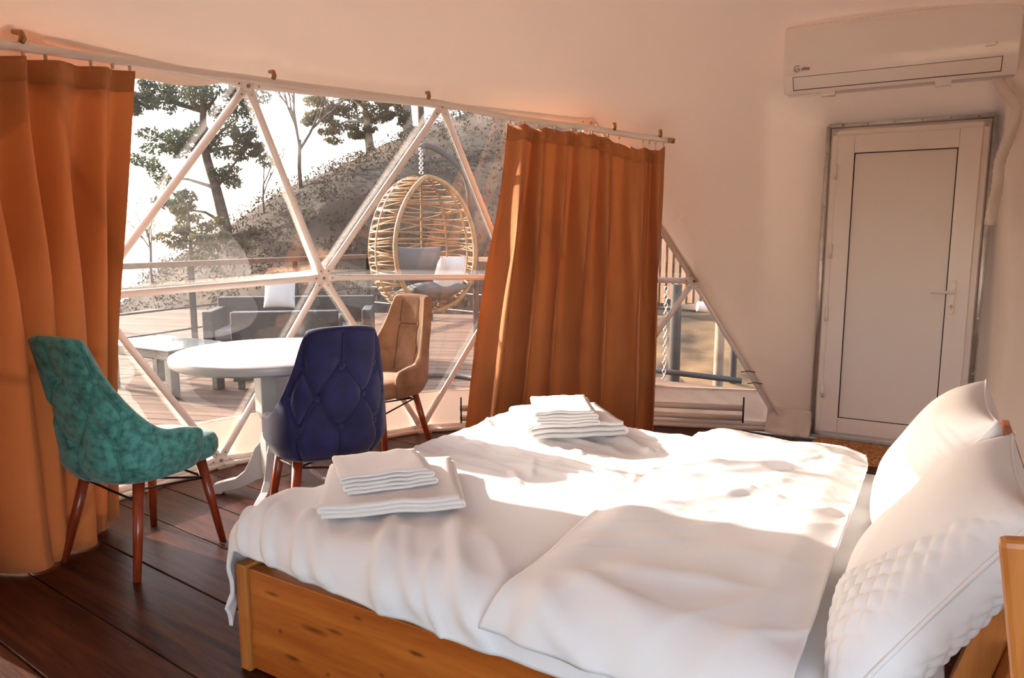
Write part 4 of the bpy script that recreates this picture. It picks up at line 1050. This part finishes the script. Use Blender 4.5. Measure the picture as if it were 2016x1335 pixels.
soft_cushion('thick grey seat cushion at the bottom of the egg chair', (ec[0]+.04, ec[1]-.02, ec[2]-.42), .56, .52, .16, R_(38), 1.35, M['cush_grey'], 'cushions outside on the deck')

# slatted fence and posts to the right
fp, fq = at(960, 520, 11.5), at(1480, 520, 7.6)
fn = empty('slat_fence', (fp[0], fp[1], DZ)); tag(fn, 'upright timber slat fence beyond the deck, right of the curtain', 'fence')
nsl = 46
for k in range(nsl):
    t = k/(nsl-1); c = lerp(fp, fq, t); d = (fq-fp)/np.linalg.norm(fq-fp); s = V(-d[1], d[0], 0)
    MB().obox(V(c[0]+s[0]*.35, c[1]+s[1]*.35, .95+random.uniform(-.03,.03)), d*.036, s*.012, V(0,0,.40)).build('slat', M['slat_wood'], fn, smooth=False, world=True)
for zz in (.66, 1.2):
    MB().obox(V(*(lerp(fp,fq,.5)[:2] + (V(-(fq-fp)[1],(fq-fp)[0],0)/np.linalg.norm(fq-fp)*.38)[:2]), zz), (fq-fp)/2, V(0,.02,0), V(0,0,.03)).build('cross_rail', M['slat_wood'], fn, smooth=False, world=True)
def pole(name, label, x, ytop, ybot, Y, r, m, cat='post'):
    a, b = at(x, ytop, Y), at(x, ybot, Y); o = MB().tube([V(b[0],b[1],b[2]), V(b[0],b[1],lerp(b[2],a[2],.5)), V(b[0],b[1],a[2])], [r*1.05,r,r*.95], 12).build(name, m, auto=40); solo(o, tuple(b)); tag(o, label, cat); return o
pole('timber_post', 'pale round timber post outside the right triangular pane', 1413, 600, 762, 6.6, .045, M['bark_pale'])
pole('steel_post', 'slim grey steel post at the far right beyond the panes', 1441, 596, 765, 7.0, .035, M['grey_steel'])
pole('steel_post', 'tall grey steel post just right of the curtain outside', 1326, 560, 760, 6.9, .055, M['grey_steel'])
ra, rb = at(1230, 722, 6.6), at(1460, 750, 6.4)
gr = MB().tube([ra, lerp(ra,rb,.5), rb], .026, 10).build('guard_rail', M['grey_steel']); solo(gr, tuple(ra)); tag(gr, 'low grey steel guard rail along the deck edge at right', 'rail')
kb0, kb1 = at(1180, 752, 6.2), at(1560, 792, 5.9)
kd = (kb1-kb0); kd /= np.linalg.norm(kd)
kb = MB().obox((kb0+kb1)/2, (kb1-kb0)/2, np.cross(V(0,0,1),kd)*.12, V(0,0,.05)).build('timber_kerb', M['deck'], smooth=False, bevel=.01); solo(kb, tuple((kb0+kb1)/2 - V(0,0,.05))); tag(kb, 'weathered timber kerb along the deck edge behind the right curtain', 'kerb')
cl0, cl1 = at(1312, 565, 6.3), at(1308, 760, 6.3)
cr = empty('hanging_chain', (cl0[0], cl0[1], cl1[2])); tag(cr, 'twisted steel chain hanging outside right of the curtain', 'chain')
for k in range(24):
    z = lerp(cl0[2], cl1[2], (k+.5)/24); a = (k%2)*math.pi/2
    pts = [V(cl0[0] + .014*math.cos(t)*math.cos(a), cl0[1] + .014*math.cos(t)*math.sin(a), z + .024*math.sin(t)) for t in np.linspace(0, 2*math.pi, 11)]
    MB().tube(pts, .005, 5, cap=False).build('chain_link', M['chrome'], cr, world=True)
wp0, wp1 = at(1373, 603, 7.0), at(1441, 612, 7.0)
wpo = MB().tube([wp0, lerp(wp0,wp1,.5), wp1], .05, 14).build('white_pipe', M['white_tube'], auto=40); solo(wpo, tuple(lerp(wp0,wp1,.5))); tag(wpo, 'short white pipe stub behind the right triangular pane', 'pipe')

# ------------------------------------------------------------------ land, sea, trees
RX = [(-400,8.0,700),(150,8.0,640),(265,8,590),(340,8,520),(430,8,462),(560,8,388),(640,8,348),(700,8,316),(770,8,284),(860,8,262),(930,8,236),(1000,8,196),(1150,8,120),(1400,8,60),(2400,8,20)]
def ridge_z(px, Y):
    for (a, _, ya), (b, _, yb) in zip(RX[:-1], RX[1:]):
        if a <= px <= b: y = lerp(ya, yb, (px-a)/(b-a)); break
    else: y = 700 if px < -400 else 20
    return EYE + (HORIZON - y)/FPX*Y*1.0
YR = 24.0
def land(x, y):
    px = 1008 + FPX*x/(YR*1.0)
    zr = ridge_z(px, YR)
    t = (y - 13.0)/(YR - 13.0)
    base = -1.2 - 3.5*sstep(-4, -14, x)
    if t < 1: z = lerp(base, zr, sstep(0, 1, t)*.65 + max(0,t)*.35) if t > 0 else base
    else: z = zr - (y-YR)*.12*(1 + sstep(-4,-16,x)*3)
    if y < 13: z = base + sstep(2, 8, x)*0.9
    return z + .35*nz(x*.35, y*.35, 3) * sstep(12, 16, y) + .12*nz(x*1.3, y*1.3, 5)
hx = np.linspace(-60, 70, 150); hy = np.concatenate([np.linspace(9.5, 30, 80), np.linspace(31, 75, 24)])
mb = MB(); mb.grid(lambda i, j: V(hx[i], hy[j], land(hx[i], hy[j])), len(hx), len(hy))
hill = mb.build('hillside', M['hill']); tag(hill, kind='structure')
gm = MB(); gx = np.linspace(.35, 14, 46); gy = np.linspace(5.6, 10.5, 36)
gm.grid(lambda i, j: V(gx[i], gy[j], -.55 + .9*sstep(4.5, 9.5, gy[j])*sstep(.2,1.2,gx[i]) + .08*nz(gx[i]*1.3, gy[j]*1.3)), 46, 36)
gnd = gm.build('ground', M['ground']); tag(gnd, kind='structure')
bgm = MB().lathe([(.01,-.42),(3.5,-.42),(6,-.42),(14,-.6),(60,-3)], 48, (CX, CY - .0, 0)); 
bv = [i for i, p in enumerate(bgm.v)]; bgm.f = [f for f in bgm.f[:-2] if all(bgm.v[i][1] < 3.2 for i in f)]
bgk = bgm.build('ground_rear', M['ground']); tag(bgk, kind='structure')
sea = MB().add([(-4000, 60, -46), (600, 60, -46), (600, 7000, -46), (-4000, 7000, -46)], [(0,1,2,3)]).build('sea', M['sea'], smooth=False); tag(sea, kind='structure')

def leaves(mb, c, rx, ry, rz, n, sz, rnd):
    rs = np.random.RandomState(rnd.randrange(1 << 30))
    p = rs.normal(size=(n, 3)); p /= np.linalg.norm(p, axis=1)[:, None]; p *= rs.uniform(.2, 1, (n, 1)) ** .5
    q = np.array(c) + p * np.array([rx, ry, rz])
    a = rs.normal(size=(n, 3)); a[:, 2] -= .5; a /= np.linalg.norm(a, axis=1)[:, None]
    b = np.cross(a, rs.normal(size=(n, 3))); b /= np.linalg.norm(b, axis=1)[:, None] + 1e-9
    k = sz * rs.uniform(.5, 1.3, (n, 1))
    Q = np.stack([q - a*k, q + b*k*.34, q + a*k, q - b*k*.34], 1).reshape(-1, 3); o = len(mb.v)
    mb.v += list(map(tuple, Q.tolist())); mb.f += [(o+4*i, o+4*i+1, o+4*i+2, o+4*i+3) for i in range(n)]
def tree(label, trunk, blobs, leafm, barkm, seed, sz=.2, dens=1.0, r0=.22, name='tree'):
    rnd = random.Random(seed); base = V(*trunk[0]); root = empty(name, tuple(base)); tag(root, label, 'tree', 'trees on the hillside')
    tm = MB(); n = len(trunk); tm.tube(smooth_path([V(*p) for p in trunk], 5), list(np.linspace(r0, r0*.35, (n-1)*5+1)), 8)
    for (c, rx, rz) in blobs:
        k = min(range(1, n), key=lambda i: np.linalg.norm(V(*trunk[i]) - V(*c) + V(0,0,rz*.8))); s = V(*trunk[k]); e_ = V(*c)
        tm.tube([s, lerp(s, e_, .5) + V(rnd.uniform(-.2,.2), 0, .1), e_], [r0*.32, r0*.2, r0*.08], 5)
    tm.build('trunk', barkm, root, world=True)
    lm = MB()
    for (c, rx, rz) in blobs:
        for _ in range(5):
            o_ = V(rnd.gauss(0,.55)*rx, rnd.gauss(0,.5)*rx, rnd.gauss(0,.55)*rz); leaves(lm, V(*c)+o_, rx*.5, rx*.5, rz*.42, int(380*dens*max(.4, rx*rz)), sz*.52, rnd)
    f = lm.build('foliage', leafm, root, smooth=False, world=True); f['kind'] = 'stuff'
T = lambda x, y, Y: tuple(at(x, y, Y))
Y1 = 21.0
tree('tall dark eucalyptus with drooping crown at the left of the window', [T(452,500,Y1), T(442,440,Y1), T(425,370,Y1), T(405,300,Y1), T(400,220,Y1), T(410,130,Y1)],
     [(T(370,185,Y1),1.0,.7),(T(430,180,Y1),.9,.7),(T(300,290,Y1),.75,.45),(T(330,350,Y1),.6,.5),(T(380,280,Y1),.75,.6),(T(470,230,Y1),.6,.7),(T(480,300,Y1),.55,.5),(T(440,340,Y1),.6,.45),(T(300,200,Y1),.5,.4),(T(400,110,Y1),.9,.5),(T(350,410,Y1),.45,.35),(T(500,290,Y1),.3,.25),(T(265,190,Y1),.45,.4),(T(420,260,Y1),.6,.5)],
     M['leaf'], M['bark'], 1, .15, 1.15, .20)
Y2 = 27.0
tree('broad tree with pale trunk standing on the ridge', [T(732,330,Y2), T(728,290,Y2), T(722,240,Y2), T(715,190,Y2)],
     [(T(650,200,Y2),.75,.5),(T(690,195,Y2),.8,.55),(T(735,215,Y2),.6,.6),(T(660,250,Y2),.8,.35),(T(700,265,Y2),.6,.35),(T(640,225,Y2),.6,.35),(T(745,180,Y2),.6,.4)], M['leaf2'], M['bark_pale'], 2, .17, 1.2, .22)
tree('pair-stemmed ridge tree, the one just left of the slanted strut', [T(806,300,Y2), T(803,250,Y2), T(800,180,Y2), T(798,120,Y2)],
     [(T(776,210,Y2),.55,.4),(T(785,240,Y2),.45,.35),(T(800,150,Y2),.7,.5)], M['leaf2'], M['bark_pale'], 3, .17, 1.1, .24)
tree('slim tree with sparse crown behind the slanted strut', [T(832,310,Y2+1), T(830,250,Y2+1), T(826,170,Y2+1), T(824,110,Y2+1)],
     [(T(826,140,Y2+1),.7,.5),(T(800,262,Y2+1),.4,.3)], M['leaf2'], M['bark'], 4, .16, .9, .18)
tree('small leafy sapling at the lower left by the handrail', [T(378,560,17), T(376,500,17), T(372,440,17), T(370,400,17)],
     [(T(372,430,17),.4,.3),(T(385,460,17),.4,.3),(T(360,480,17),.5,.3),(T(420,480,17),.6,.3)], M['leaf2'], M['bark'], 5, .12, .9, .06)
def bare(label, base, h, seed, spread=.5, r=.05, depth=5):
    rnd = random.Random(seed); mb = MB()
    def grow(p, d, ln, r, k):
        q = p + d*ln; mid = lerp(p, q, .5) + V(rnd.uniform(-.04,.04)*ln, 0, 0)
        mb.tube([p, mid, q], [r, r*.85, r*.7], 4, cap=False)
        if k == 0: return
        for _ in range(rnd.choice((2,3,3))):
            e = d + V(rnd.gauss(0,spread), rnd.gauss(0,spread*.8), rnd.uniform(0,.35)); e /= np.linalg.norm(e)
            grow(lerp(p, q, rnd.uniform(.55,1)), e, ln*rnd.uniform(.62,.82), r*.6, k-1)
    grow(V(*base), V(.02,0,1), h*.30, r, depth)
    o = mb.build('bare_tree', M['bark']); solo(o, tuple(base)); tag(o, label, 'tree', 'trees on the hillside')
bare('tall leafless tree standing between the two upper window panes', T(592,380,22), 5.2, 3, .34, .075, 6)
bare('thin leafless sapling on the slope beside the eucalyptus', T(520,420,20), 2.6, 8, .3, .03, 5)
bare('small leafless tree on the skyline above the egg chair', T(915,262,26), 2.2, 12, .4, .04, 5)
bare('bushy leafless tree on the ridge at the curtain edge', T(968,240,26), 2.6, 15, .45, .045, 5)
bare('leafless shrub by the left end of the handrail', T(300,560,15), 2.4, 21, .45, .035, 5)
# dry scrub over the slope
sm_ = MB(); r9 = random.Random(9)
for _ in range(1500):
    x = r9.uniform(-13, 9); y = r9.uniform(13.5, 25.5); z = land(x, y)
    leaves(sm_, (x, y, z+.10), .36, .36, .24, 34, .055, r9)
sc9 = sm_.build('hillside_scrub', M['scrub'], smooth=False); tag(sc9, 'dry brown scrub covering the slope behind the railing', 'scrub', kind='stuff')
